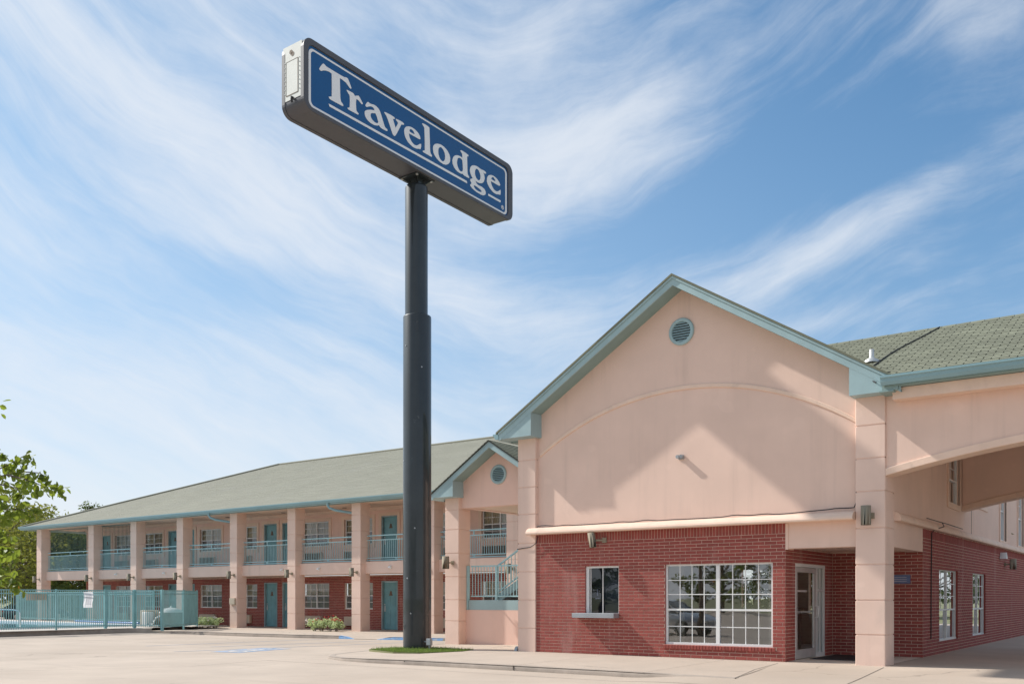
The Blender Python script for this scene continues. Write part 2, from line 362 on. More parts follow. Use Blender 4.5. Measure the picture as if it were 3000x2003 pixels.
def brick_rects(u0, u1, z0, nc, ops, phase=0.0):
    out = []
    for r in range(nc):
        za = z0+r*BC+JT/2; zb = z0+(r+1)*BC-JT/2; zm = (za+zb)/2
        u = u0-(BL/2 if r % 2 else 0)-phase
        while u < u1:
            segs = [(max(u0, u)+JT/2, min(u1, u+BL)-JT/2)]
            for o in ops:
                if o[2] < zm < o[3]:
                    ns = []
                    for a, b in segs:
                        if b <= o[0] or a >= o[1]: ns.append((a, b)); continue
                        if a < o[0]-.02: ns.append((a, o[0]-.004))
                        if b > o[1]+.02: ns.append((o[1]+.004, b))
                    segs = ns
            for a, b in segs:
                if b-a > .02: out.append((a, b, za, zb))
            u += BL
    return out
def add_brick(mb, ax, p, r, depth=.012, ch=.0035):
    a, b, c, d = r; j = random.uniform(-.0015, .0015)
    o = [(a, c), (b, c), (b, d), (a, d)]; i_ = [(a+ch, c+ch), (b-ch, c+ch), (b-ch, d-ch), (a+ch, d-ch)]
    vs = [P(ax, p, u, -depth, z) for u, z in o]+[P(ax, p, u, j-ch, z) for u, z in o]+[P(ax, p, u, j, z) for u, z in i_]
    fs = [(8, 9, 10, 11)]+[(4+k, 4+(k+1) % 4, 8+(k+1) % 4, 8+k) for k in range(4)]+[(k, (k+1) % 4, 4+(k+1) % 4, 4+k) for k in range(4)]
    mb.add(vs, fs)
def column_mb(x0, x1, y0, y1, z0, z1, grooves, gw=.022, gd=.014, ch=.012):
    mb = MB(); prof = [(z0, 0)]
    for g in sorted(grooves):
        prof += [(g-gw/2-ch*.5, 0), (g-gw/2, gd), (g+gw/2, gd), (g+gw/2+ch*.5, 0)]
    prof.append((z1, 0)); vs = []; c = .012
    def ring(z, i): return [(x0+i+c, y0+i, z), (x1-i-c, y0+i, z), (x1-i, y0+i+c, z), (x1-i, y1-i-c, z), (x1-i-c, y1-i, z), (x0+i+c, y1-i, z), (x0+i, y1-i-c, z), (x0+i, y0+i+c, z)]
    for z, i in prof: vs += ring(z, i)
    fs = [(k*8+a, k*8+(a+1) % 8, (k+1)*8+(a+1) % 8, (k+1)*8+a) for k in range(len(prof)-1) for a in range(8)]
    fs += [tuple(range(8))[::-1], tuple(range((len(prof)-1)*8, len(prof)*8))]
    mb.add(vs, fs); return mb
def window(parent, ax, p, u0, u1, z0, z1, units=2, up=(2, 2), low=(2, 2), meet=.5, inset=.07, curt=None, low_screen=True, name='window', gm=None, fr=.045, mun=.018, mull=.55):
    """double-hung window: frame part with sub-parts sash_grid, pane, curtain, insect_screen"""
    f = MB(); d0, d1 = -inset-.06, -inset
    ubox(f, ax, p, u0, u1, d0, d1, z1-fr, z1); ubox(f, ax, p, u0, u1, d0, d1+.012, z0, z0+fr)
    ubox(f, ax, p, u0, u0+fr, d0, d1, z0+fr, z1-fr); ubox(f, ax, p, u1-fr, u1, d0, d1, z0+fr, z1-fr)
    zm = z0+(z1-z0)*meet; us = [u0+fr+(u1-u0-2*fr)*k/units for k in range(units+1)]
    for k in range(1, units): ubox(f, ax, p, us[k]-fr*mull, us[k]+fr*mull, d0, d1+.004, z0+fr, z1-fr)
    ubox(f, ax, p, u0+fr, u1-fr, d0+.01, d1-.008, zm-.022, zm+.022)
    w = f.build(name, white, parent)
    g = MB()
    for k in range(units):
        a, b = us[k]+(fr*mull if k else 0), us[k+1]-(fr*mull if k < units-1 else 0)
        for (nc, nr, za, zb, dd) in ((*up, zm+.022, z1-fr, d1-.022), (*low, z0+fr, zm-.022, d1-.034)):
            for i in range(1, nc): uu = a+(b-a)*i/nc; ubox(g, ax, p, uu-mun/2, uu+mun/2, dd-.012, dd, za, zb)
            for i in range(1, nr): zz = za+(zb-za)*i/nr; ubox(g, ax, p, a, b, dd-.012, dd+.002, zz-mun/2, zz+mun/2)
        for (za, zb, dd) in ((zm+.022, z1-fr, d1-.028), (z0+fr, zm-.022, d1-.04)):
            q = MB(); q.quad(P(ax, p, a, dd, za), P(ax, p, b, dd, za), P(ax, p, b, dd, zb), P(ax, p, a, dd, zb)); q.build('pane', gm or GL, w)
        if low_screen:
            q = MB(); dd = d1-.055; q.quad(P(ax, p, a, dd, z0+fr), P(ax, p, b, dd, z0+fr), P(ax, p, b, dd, zm-.022), P(ax, p, a, dd, zm-.022)); q.build('insect_screen', screen, w)
    g.build('sash_grid', white, w)
    if curt:
        c = MB(); n = int((u1-u0)/.035); prev = None
        for i in range(n+1):
            uu = u0+.03+(u1-u0-.06)*i/n; dd = d0-.06-.022*math.sin(i*1.9+math.sin(i*.37)*2)
            cur = (P(ax, p, uu, dd, z0+.02), P(ax, p, uu, dd, z1-.02))
            if prev: c.add([prev[0], cur[0], cur[1], prev[1]], [(0, 1, 2, 3)], True)
            prev = cur
        c.build('curtain', curt, w)
    q = MB(); dd = d0-.14
    q.quad(P(ax, p, u0, dd, z0), P(ax, p, u1, dd, z0), P(ax, p, u1, dd, z1), P(ax, p, u0, dd, z1))
    if curt: q.build('room_backing', dark_in, w)
    return w

# ------------------------------------------------------------------ ground, pavement, kerbs
def lotz(x, y):
    b = -.14-.06*smooth(9, 22, -x)+.05*smooth(26, 30, -x)
    r = smooth(-1.7, -.05, x)
    up = -.037+.034*smooth(-3.6, .2, y)
    k = r*smooth(-5.6, -3.9, y)
    return b*(1-k)+up*k
def walkz(x, y): return -.003+.008*min(y, 0)-.055*smooth(7.2, 11.2, -x)
def wingz(x, y):
    k = smooth(-19.35, -18.55, x)*(1-smooth(-17.5, -16.85, x))*(1-smooth(5.7, 7.0, y))
    return -.075*(1-k)+(lotz(x, y)+.012)*k
def poolz(x, y): return .05
def grid_sheet(name, xs, ys, zf, mat, kind='structure'):
    mb = MB(); n = len(xs)
    mb.add([(x, y, zf(x, y)) for y in ys for x in xs], [(j*n+i, j*n+i+1, (j+1)*n+i+1, (j+1)*n+i) for j in range(len(ys)-1) for i in range(n-1)], True)
    return tag(mb.build(name, mat), kind=kind)
def seq(*parts):
    out = []
    for a, b, s in parts:
        n = max(1, round((b-a)/s)); out += [a+(b-a)*i/n for i in range(n)]
    return out+[parts[-1][1]]
grid_sheet('ground', [-1500, -400, -120, 60, 300, 1500], [-1500, -300, -80, 40, 160, 500, 1500], lambda x, y: -.30, earth)
grid_sheet('parking_lot', seq((-70, -36, 2), (-36, -8, .8), (-8, 4, .3), (4, 60, 4)), seq((-75, -12, 4), (-12, 8, .4), (8, 34, 2)), lotz, conc)
def poly_sheet(name, pts, zf, mat, cuts=3):
    bm = bmesh.new(); vs = [bm.verts.new((x, y, 0)) for x, y in pts]; bm.faces.new(vs)
    bmesh.ops.triangulate(bm, faces=list(bm.faces))
    for _ in range(cuts): bmesh.ops.subdivide_edges(bm, edges=list(bm.edges), cuts=1, use_grid_fill=True)
    bmesh.ops.triangulate(bm, faces=list(bm.faces))
    mb = MB(); bm.verts.index_update()
    mb.add([(v.co.x, v.co.y, zf(v.co.x, v.co.y)) for v in bm.verts], [[v.index for v in f.verts] for f in bm.faces], True); bm.free()
    return tag(mb.build(name, mat), kind='structure')
def resample(pts, step):
    out = []
    for (a, b) in zip(pts[:-1], pts[1:]):
        n = max(1, int(math.dist(a, b)/step)); out += [(a[0]+(b[0]-a[0])*i/n, a[1]+(b[1]-a[1])*i/n) for i in range(n)]
    return out+[pts[-1]]
def kerb(name, pts, topf, basef, mat, side=1, w=.17, step=.3):
    pts = resample(pts, step); mb = MB(); vs = []; n = len(pts)
    for i, p in enumerate(pts):
        a = Vector(pts[max(0, i-1)]); b = Vector(pts[min(n-1, i+1)]); t = (b-a).normalized(); nn = Vector((t.y, -t.x))*side   # outwards
        zt = topf(*p)+.004; zb = basef(*p)-.03; h = zt-zb-.03; r = min(.05, max(.004, h*.5))
        for (o, z) in ((.012, zb), (.008, zt-r), (-.3*r+.004, zt-.28*r), (-r, zt), (-w, zt)):
            q = Vector(p)+nn*o; vs.append((q.x, q.y, z))
    mb.add(vs, [(i*5+k, i*5+k+1, (i+1)*5+k+1, (i+1)*5+k) for i in range(n-1) for k in range(4)], True)
    return tag(mb.build(name, mat), kind='structure')
WALK = [(.57, -4.1), (-2.3, -3.92), (-6.9, -3.94), (-8.4, -4.02), (-9.5, -3.88), (-10.3, -3.52), (-10.85, -2.95), (-11.08, -2.2), (-11.3, -.5), (-11.9, 2.75)]
poly_sheet('front_walk', WALK+[(-11.9, 3.6), (-6.0, 3.6), (-6.0, .3), (0, .3), (0, -.42)], walkz, conc2, 3)
kerb('front_kerb', WALK, walkz, lotz, kerb_m, side=-1)
WK1 = [(-30.3, 3.45), (-29.4, 4.3), (-27.7, 4.75), (-24.5, 4.82), (-21.5, 5.08), (-19.35, 5.42)]
WK2 = [(-19.35, 5.42), (-18.6, 5.5)]; WK3 = [(-17.5, 5.6), (-16.8, 5.66), (-14.6, 5.95)]; WK4 = [(-14.6, 5.95), (-12.0, 6.2), (-11.6, 4)]
poly_sheet('wing_walk', WK1+WK2[1:]+WK3+[(-12.0, 6.2), (-5, 6.2), (-5, 11.4), (-50, 11.4), (-50, 8.6), (-30.3, 8.6)], wingz, conc2, 4)
for nm, k, m_ in (('wing_kerb', WK1, kerb_m), ('painted_kerb', WK2, blue_p), ('painted_kerb', WK3, blue_p), ('wing_kerb', WK4, kerb_m)):
    kerb(nm, k, wingz, lotz, m_, side=1)
poly_sheet('pool_deck', [(-30.55, -14), (-30.3, 3.45), (-30.3, 8.6), (-52, 8.6), (-60, 8.6), (-60, -14)], poolz, deck, 3)
kerb('pool_kerb', [(-30.75, -14), (-30.55, -1.7), (-30.3, 3.45), (-29.6, 4.1)], poolz, lotz, kerb_m, side=1, w=.35)
def strip(name, p, q, w, zf, mat, dz=.004):
    pts = resample([p, q], .4); t = (Vector(q)-Vector(p)).normalized(); nn = Vector((t.y, -t.x))*w/2; vs = []
    for a in pts:
        for s_ in (-1, 1): vs.append((a[0]+nn.x*s_, a[1]+nn.y*s_, zf(a[0]+nn.x*s_, a[1]+nn.y*s_)+dz))
    mb = MB(); mb.add(vs, [(2*i, 2*i+1, 2*i+3, 2*i+2) for i in range(len(pts)-1)])
    return tag(mb.build(name, mat), kind='structure')
for p, q in (((0, -.45), (.19, -2.23)), ((.19, -2.23), (.57, -4.1))): strip('pavement_joint', p, q, .014, lambda x, y: max(walkz(x, y), lotz(x, y)), darkgap, .006)
strip('pavement_joint', (2.12, -.40), (2.56, -4.8), .018, lotz, darkgap)
strip('pavement_joint', (2.56, -4.8), (3.4, -13), .018, lotz, darkgap)
for x in (-7.33, -4.35, -1.3): strip('pavement_joint', (x, -4.0), (x-.03, -.15), .008, walkz, darkgap, .004)
for p, q in (((-22, -11.2), (-12.9, -10.18)), ((-12.9, -10.18), (-10.84, -7.08)), ((-10.84, -7.08), (-11.1, -4.8)), ((-11.1, -4.8), (-10.75, -3.85)), ((-11.1, -4.8), (-1.0, -4.85)), ((-23, -7.2), (-20.4, -6.66)), ((-20.4, -6.66), (-11.5, -2.4)),
             ((-1, -4.85), (6, -5.0)), ((-30, -1.5), (-16, .6)), ((-16, .6), (-12, 1.9))):
    strip('pavement_joint', p, q, .016, lotz, darkgap)
mb = MB()
for x, y in ((-7.35, -3.955), (-4.33, -3.93), (-1.3, -3.92)): mb.box(x-.008, x+.008, y-.016, y+.06, walkz(x, y)-.085, walkz(x, y)-.012)
tag(mb.build('kerb_joint', darkgap), kind='structure')
# blue bay marking with a worn wheelchair symbol and bay lines
def flat(mb, poly, zf, dz, mi=0):
    mb.add([(x, y, zf(x, y)+dz) for x, y in poly], [tuple(range(len(poly)))], False, mi)
hc = thing('bay_marking', 'worn blue rectangle with a faded white wheelchair symbol painted on the parking lot', 'pavement marking', (-15.3, -1.9, lotz(-15.3, -1.9)))
HX, HY = Vector((1.22, .07)), Vector((-.5, 2.35)); H0 = Vector((-15.68, -3.08))
def hcp(u, v): q = H0+HX*u+HY*v; return (q.x, q.y)
m_ = MB(); flat(m_, [hcp(0, 0), hcp(1, 0), hcp(1, 1), hcp(0, 1)], lotz, .004); m_.build('blue_field', worn_b, hc)
m_ = MB(); N = 14
arc = [(.47+.27*math.cos(a), .36+.22*math.sin(a)) for a in [rad(120+ i*220/N) for i in range(N+1)]]; arc2 = [(.47+.19*math.cos(a), .36+.155*math.sin(a)) for a in [rad(120+i*220/N) for i in range(N+1)]]
for i in range(N): flat(m_, [hcp(*arc[i]), hcp(*arc[i+1]), hcp(*arc2[i+1]), hcp(*arc2[i])], lotz, .008)
for pl in ([(.40, .78), (.50, .78), (.53, .45), (.43, .45)], [(.43, .52), (.43, .45), (.72, .45), (.72, .52)], [(.66, .48), (.74, .48), (.82, .22), (.74, .22)], [(.74, .22), (.90, .26), (.90, .19), (.74, .16)], [(.48, .66), (.48, .60), (.68, .60), (.68, .66)]):
    flat(m_, [hcp(*q) for q in pl], lotz, .008)
flat(m_, [hcp(.44+.07*math.cos(a), .88+.05*math.sin(a)) for a in [i*math.pi/5 for i in range(10)]], lotz, .008)
m_.build('wheelchair_symbol', worn_w, hc)
for i, (p, q) in enumerate((((-18.2, -1.2), (-16.6, 4.9)), ((-16.6, -3.6), (-14.6, 5.2)), ((-20.5, -2.0), (-19.6, 4.8)))):
    strip('bay_line', p, q, .09, lotz, worn_b, .004)

# ------------------------------------------------------------------ office building: stucco gable over red brick
OFF = thing('motel_office', 'two storey pink stucco and red brick motel office with a big front gable', 'building', (-2.5, 4, 0))
YS = .085
FOPS = [(-2.85, -.28, .30, 2.15), (-5.01, -4.07, .97, 2.15)]
SOPS = [(4.97, 7.23, .30, 2.09), (9.27, 11.32, .28, 2.08), (20.2, 22.3, .30, 2.09)]
DOPS = [(.62, 2.72, -.02, 2.13)]
mb = MB(); MO = .008
wall_cells(mb, 'x', MO, -6.47, 0, -.06, 3.0, FOPS, .10, 0, 1)
wall_cells(mb, 'y', -MO, 0, 3.25, -.06, 2.5, DOPS, .10, 0, 1)
wall_cells(mb, 'x', 3.25+MO, -.06, 2.05, -.06, 2.5, [], .1)
wall_cells(mb, 'y', 2.05-MO, 3.25, 30, -.06, 3.0, SOPS, .12, 0, 1)
mb.build('mortar_wall', [mortar, brick_m], OFF)
walls = [('x', 0.0, brick_rects(-6.47, 0, 0, 36, FOPS+[(-2.9, -.22, .2, .30)])), ('y', 0.0, brick_rects(0.0, 3.25, 0, 32, DOPS, .13)),
         ('x', 3.25, brick_rects(0, 2.05, 0, 32, [], .07)), ('y', 2.05, brick_rects(3.25, 30, 0, 36, SOPS, .11))]
campos = Vector(cam.location); cth = rad(36.009); cR = Vector((math.cos(cth), math.sin(cth), 0)); cF = Vector((-math.sin(cth), math.cos(cth), 0))
def scr(v): d = Vector(v)-campos; z = d.dot(cF); return (1500+2740*d.dot(cR)/z, 1750.5-2740*d.z/z)
cands = []
for ax, p, rs in walls:
    for r in rs:
        a = scr(P(ax, p, r[0], 0, r[2])); b = scr(P(ax, p, r[1], 0, r[3]))
        hid = (2500 < (a[0]+b[0])/2 < 2622 and p == 3.25 and ax == 'x')
        cands.append((0 if hid else abs((b[0]-a[0])*(b[1]-a[1])), ax, p, r))
cands.sort(key=lambda c: -c[0])
stuffb = MB(); brick_me = {}
def brick_obj(ax, p, r):
    k = (ax, round((r[1]-r[0])*250))
    if k not in brick_me:
        t = MB(); h = (r[1]-r[0])/2; add_brick(t, ax, 0, (-h, h, -(BC-JT)/2, (BC-JT)/2))
        me = bpy.data.meshes.new('brick'); me.from_pydata(t.V, [], t.F); me.materials.append(brick_m); brick_me[k] = me
    link('brick', brick_me[k], P(ax, p, (r[0]+r[1])/2, 0, (r[2]+r[3])/2), OFF)
for i, (a_, ax, p, r) in enumerate(cands):
    if i < 300: brick_obj(ax, p, r)
    else: add_brick(stuffb, ax, p, r)
def soldiers(mb, ax, p, u0, u1, z0, z1):
    u = u0
    while u < u1-.02: add_brick(mb, ax, p, (u+JT/2, min(u1, u+BC)-JT/2, z0+JT/2, z1), .012); u += BC
soldiers(stuffb, 'x', 0, -6.47, 0, 36*BC, 2.99); soldiers(stuffb, 'y', 2.05, 3.25, 30, 36*BC, 2.99)
u = -2.88
while u < -.26:            # rowlock sill under the lobby window
    stuffb.add([(u+.005, -.03, .205), (u+.07, -.03, .205), (u+.07, .1, .205), (u+.005, .1, .205), (u+.005, -.035, .285), (u+.07, -.035, .285), (u+.07, .1, .305), (u+.005, .1, .305)],
               [(0, 3, 2, 1), (4, 5, 6, 7), (0, 1, 5, 4), (1, 2, 6, 5), (2, 3, 7, 6), (3, 0, 4, 7)]); u += BC
tag(stuffb.build('brickwork', brick_m, OFF), kind='stuff')
# stucco gable wall
def rz(x): return 8.42-.62*abs(x+2.46)
mb = MB()
pl = [(-6.47, 2.98), (1.5, 2.98), (1.5, rz(1.5)+.05), (-2.46, 8.47), (-6.47, rz(-6.47)+.05)]
mb.add([(x, YS, z) for x, z in pl], [(0, 1, 2, 3, 4)])
mb.box(-6.98, -6.45, .3, 8.2, -.1, 5.5); wall_cells(mb, 'x', 8.2, -6.45, 2.03, -.1, 5.5, [(-4.31, -3.92, .9, 2.24), (-3.77, -3.15, .05, 2.24), (-2.2, -.9, .9, 2.24)], .1); mb.box(1.2, 1.25, 8.2, 30, -.1, 5.5)          # west flank
mb.build('gable_wall', stucco, OFF)
mb = MB(); n = 40; R_ = 7.04; zc = 6.14-R_; ar = []
for i in range(n+1):
    x = -6.39+(1.45+6.39)*i/n; dx = x+2.46; z = zc+math.sqrt(R_*R_-dx*dx); ar.append((x, z))
vs = []
for x, z in ar: vs += [(x, YS+.01, z), (x, YS-.022, z+.004), (x, YS-.03, z+.015), (x, YS-.03, z+.085), (x, YS-.02, z+.10), (x, YS+.01, z+.104)]
mb.add(vs, [(i*6+k, i*6+k+1, (i+1)*6+k+1, (i+1)*6+k) for i in range(n) for k in range(5)]); mb.build('arch_moulding', trim_st, OFF)
column_mb(-7.02, -6.47, -.03, .6, -.12, 5.45, [.59, 1.31, 2.03, 2.76, 3.5, 4.19, 4.88]).build('column', stucco_b, OFF)
column_mb(1.475, 2.06, -.05, .64, -.06, 5.46, [.62, 1.32, 2.04, 2.78, 3.52, 4.19, 4.86]).build('column', stucco_b, OFF)
# upper side wall
UOPS = [(5.98, 7.40, 3.79, 5.05), (10.0, 11.4, 4.08, 5.2), (13.85, 15.05, 3.22, 5.2), (17.6, 19.0, 3.22, 5.2)]
mb = MB(); wall_cells(mb, 'y', 2.05, .64, 30, 2.95, 5.75, UOPS, .12); mb.build('upper_wall', stucco, OFF)
for o in UOPS:
    window(OFF, 'y', 2.05, *o, units=1, up=(2, 2), low=(1, 1), meet=.5, inset=.06, curt=curtain)
    m_ = MB(); e = .14
    for (a, b, c, d) in ((o[0]-e, o[1]+e, o[3], o[3]+e), (o[0]-e, o[1]+e, o[2]-e, o[2]), (o[0]-e, o[0], o[2], o[3]), (o[1], o[1]+e, o[2], o[3])): ubox(m_, 'y', 2.05, a, b, -.02, .03, c, d)
    m_.build('window_surround', trim_st, OFF)
mb = MB(); mb.box(2.045, 2.056, 9.05, 9.08, 3.1, 5.7); mb.build('control_joint', darkgap, OFF)
# ledge moulding along the front and round the side
prof = [(.09, 3.15), (-.10, 3.135), (-.18, 3.10), (-.235, 3.04), (-.25, 3.0), (-.245, 2.97), (-.20, 2.955), (.02, 2.965)]
mb = MB(); mb.prism(prof, 'x', -6.63, 1.47); mb.build('ledge', trim_st, OFF)
mb = MB(); mb.prism([(2.05-.4*(y) if 0 else 2.045-.55*(y-.02), z-.0) for y, z in prof], 'y', .66, 30); mb.build('ledge', trim_st, OFF)
# boxed header and soffit of the entrance recess
mb = MB(); mb.box(0.012, 1.472, .012, .34, 2.42, 2.97); mb.box(1.72, 2.044, .642, 3.245, 2.42, 2.97); mb.box(.004, 2.0, .34, 3.24, 2.475, 2.52)
mb.box(.004, .06, -.004, .36, 2.40, 2.955); mb.build('entrance_header', stucco, OFF)
for x, y in ((.75, 1.3), (1.25, 2.2)):
    m_ = MB(); m_.lathe([(.07, 2.478), (.075, 2.468), (.05, 2.466), (.045, 2.476)], x, y, 16); tag(m_.build('soffit_light', tan_dark), 'small round recessed light in the entrance soffit, '+('nearer the front header' if y < 2 else 'nearer the brick back wall'), 'ceiling light', 'recessed lights over the entrance')
# rakes, soffit, cornice returns, roof
def rake(side):
    s_ = side; xt = -2.46+s_*4.9; m_ = MB()
    def q(x, dz): return 8.63-.62*abs(x+2.46)+dz
    a, b = (-2.46, xt)
    m_.prism([(a, q(a, 0)), (b, q(b, 0)), (b, q(b, -.21)), (a, q(a, -.21))], 'y', -.40, -.36); m_.build('fascia', teal, OFF)
    m_ = MB(); m_.prism([(a, q(a, .002)), (b, q(b, .002)), (b, q(b, -.055)), (a, q(a, -.055))], 'y', -.425, -.402); m_.build('fascia_trim', teal, OFF)
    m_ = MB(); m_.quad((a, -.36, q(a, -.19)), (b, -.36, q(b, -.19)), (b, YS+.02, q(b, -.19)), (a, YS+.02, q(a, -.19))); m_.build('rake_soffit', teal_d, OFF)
    m_ = MB(); e = b+s_*.06; m_.prism([(a, q(a, .004)), (e, q(e, .004)), (e, q(e, .05)), (a, q(a, .05))], 'y', -.45, 9.2); m_.build('roof', shin, OFF)
    xi = -6.36 if s_ < 0 else 1.45
    m_ = MB(); m_.prism([(xt, 5.43), (xi, 5.43), (xi, q(xi, -.20)), (xt, q(xt, -.20))], 'y', -.395, YS+.03); m_.build('cornice_return', teal, OFF)
rake(-1); rake(1)
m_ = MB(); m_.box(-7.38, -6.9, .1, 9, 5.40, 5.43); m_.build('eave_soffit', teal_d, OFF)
gp = [(-7.365, 5.57), (-7.365, 5.43), (-7.46, 5.43), (-7.50, 5.50), (-7.54, 5.53), (-7.54, 5.57)]
m_ = MB(); m_.prism(gp, 'y', -.41, 9); m_.build('gutter', teal_g, OFF)
m_ = MB(); m_.tube([(-7.2, .35, 5.46), (-7.2, .35, 5.28), (-7.12, .33, 5.17), (-6.95, .30, 5.12)], .05, 10); m_.build('downspout', teal_g, OFF)
# lobby window and ticket window
window(OFF, 'x', 0, -2.85, -.28, .30, 2.15, units=2, up=(4, 3), low=(4, 2), meet=.432, inset=.06, low_screen=False, name='window', fr=.05, mun=.02, mull=.85)
m_ = MB(); a, b, c, d = -5.01, -4.07, .97, 2.15
ubox(m_, 'x', 0, a, a+.075, -.12, -.05, c, d); ubox(m_, 'x', 0, b-.03, b, -.12, -.05, c, d); ubox(m_, 'x', 0, a+.075, b-.03, -.12, -.05, d-.055, d); ubox(m_, 'x', 0, a+.075, b-.03, -.12, -.05, c, c+.03)
tw = m_.build('service_window', white, OFF)
m_ = MB(); ubox(m_, 'x', 0, a+.10, a+.125, -.105, -.09, c+.03, d-.055); ubox(m_, 'x', 0, -4.57, -4.545, -.105, -.09, c+.03, d-.055); m_.build('sliding_sash', alum, tw)
m_ = MB(); m_.quad((a+.075, .098, c+.03), (b-.03, .098, c+.03), (b-.03, .098, d-.055), (a+.075, .098, d-.055)); m_.build('pane', GLb, tw)
m_ = MB(); m_.box(-5.23, -4.06, -.26, -.002, .885, 1.0, bev=.006); m_.build('counter_shelf', greym, OFF)
m_ = MB(); m_.box(-4.84, -4.60, .112, .116, 1.30, 1.62); nt = tag(m_.build('window_notice', dark_in), 'small dark notice taped inside the ticket window', 'notice')
m_ = MB(); m_.box(-4.735, -4.705, .1105, .1125, 1.42, 1.58); m_.box(-4.78, -4.66, .1105, .1125, 1.34, 1.37); m_.build('print', ink, nt)
# lobby interior
m_ = MB()
m_.quad((-6.4, .2, .0), (2.0, .2, .0), (2.0, 8.1, .0), (-6.4, 8.1, .0), 1)
m_.quad((-6.4, .2, 2.7), (.0, .2, 2.7), (.0, 8.1, 2.7), (-6.4, 8.1, 2.7)); m_.quad((0, 3.3, 2.7), (2.0, 3.3, 2.7), (2.0, 8.1, 2.7), (0, 8.1, 2.7))
wall_cells(m_, 'x', 8.1, -6.4, 2.0, 0, 2.7, [(-4.31, -3.92, .9, 2.24), (-3.77, -3.15, .05, 2.24), (-2.2, -.9, .9, 2.24)], .1)
m_.quad((-6.4, .2, 0), (-6.4, 8.1, 0), (-6.4, 8.1, 2.7), (-6.4, .2, 2.7)); m_.quad((-3.4, .2, 0), (-3.4, 2.2, 0), (-3.4, 2.2, 2.7), (-3.4, .2, 2.7))
m_.quad((-4.45, .75, 0), (-3.4, .75, 0), (-3.4, .75, 2.7), (-4.45, .75, 2.7), 2); m_.quad((-6.4, .9, 0), (-3.4, .9, 0), (-3.4, .9, 2.7), (-6.4, .9, 2.7), 3)
m_.quad((0.03, 3.30, 0), (2.0, 3.30, 0), (2.0, 3.30, 2.7), (0.03, 3.30, 2.7)); m_.quad((2.0, 8.1, 0), (2.0, 7.3, 0), (2.0, 7.3, 2.7), (2.0, 8.1, 2.7)); m_.quad((2.0, 3.3, 0), (2.0, 4.9, 0), (2.0, 4.9, 2.7), (2.0, 3.3, 2.7))
m_.build('lobby_room', [lobby_w, lobby_f, dark_in, partition], OFF)
m_ = MB(); m_.box(-3.3, -1.6, 5.0, 5.7, 0, 1.05, bev=.01); m_.box(-3.35, -1.55, 4.93, 5.75, 1.05, 1.10); tag(m_.build('reception_counter', lobby_w), 'pale reception counter inside the lobby behind the big window', 'counter')
m_ = MB(); m_.box(-.35, -.12, .3, .55, 0, 2.7); m_.box(-1.35, -1.15, 2.6, 2.8, 0, 2.7); m_.build('lobby_post', lobby_w, OFF)
# entrance door with sidelight on the recess wall
m_ = MB()
for u0, u1 in ((.62, .70), (2.10, 2.20), (2.66, 2.72)): ubox(m_, 'y', 0, u0, u1, -.10, -.02, 0, 2.13)
ubox(m_, 'y', 0, .62, 2.72, -.10, -.015, 2.06, 2.13); ubox(m_, 'y', 0, 2.2, 2.66, -.10, -.02, 0, .10); ubox(m_, 'y', 0, 2.2, 2.66, -.08, -.03, 1.52, 1.58); ubox(m_, 'y', 0, 2.40, 2.44, -.08, -.03, .1, 2.06)
ed = m_.build('entrance_frame', white, OFF)
m_ = MB(); m_.quad((-.06, 2.2, .1), (-.06, 2.66, .1), (-.06, 2.66, 2.06), (-.06, 2.2, 2.06)); m_.build('sidelight_pane', GLe, ed)
m_ = MB()
for u0, u1, z0, z1 in ((.71, .83, .02, 2.05), (1.97, 2.09, .02, 2.05), (.83, 1.97, 1.94, 2.05), (.83, 1.97, .02, .22), (.83, 1.45, 1.50, 1.545)): ubox(m_, 'y', 0, u0, u1, -.075, -.025, z0, z1)
dr = m_.build('entrance_door', alum, OFF)
m_ = MB(); m_.quad((-.05, .83, .22), (-.05, 1.97, .22), (-.05, 1.97, 1.94), (-.05, .83, 1.94)); m_.build('door_pane', GLe, dr)
m_ = MB(); m_.tube([(-.02, 2.03, .92), (.05, 2.03, .92), (.05, 2.03, 1.18), (-.02, 2.03, 1.18)], .013, 8); ubox(m_, 'y', 0, .83, 1.97, -.09, -.08, 1.03, 1.07); m_.build('door_handle', white, dr)
# side windows
for o in SOPS: window(OFF, 'y', 2.05, *o, units=2, up=(2, 3), low=(1, 1), meet=.43, inset=.06, curt=sheer, fr=.05, mun=.02)
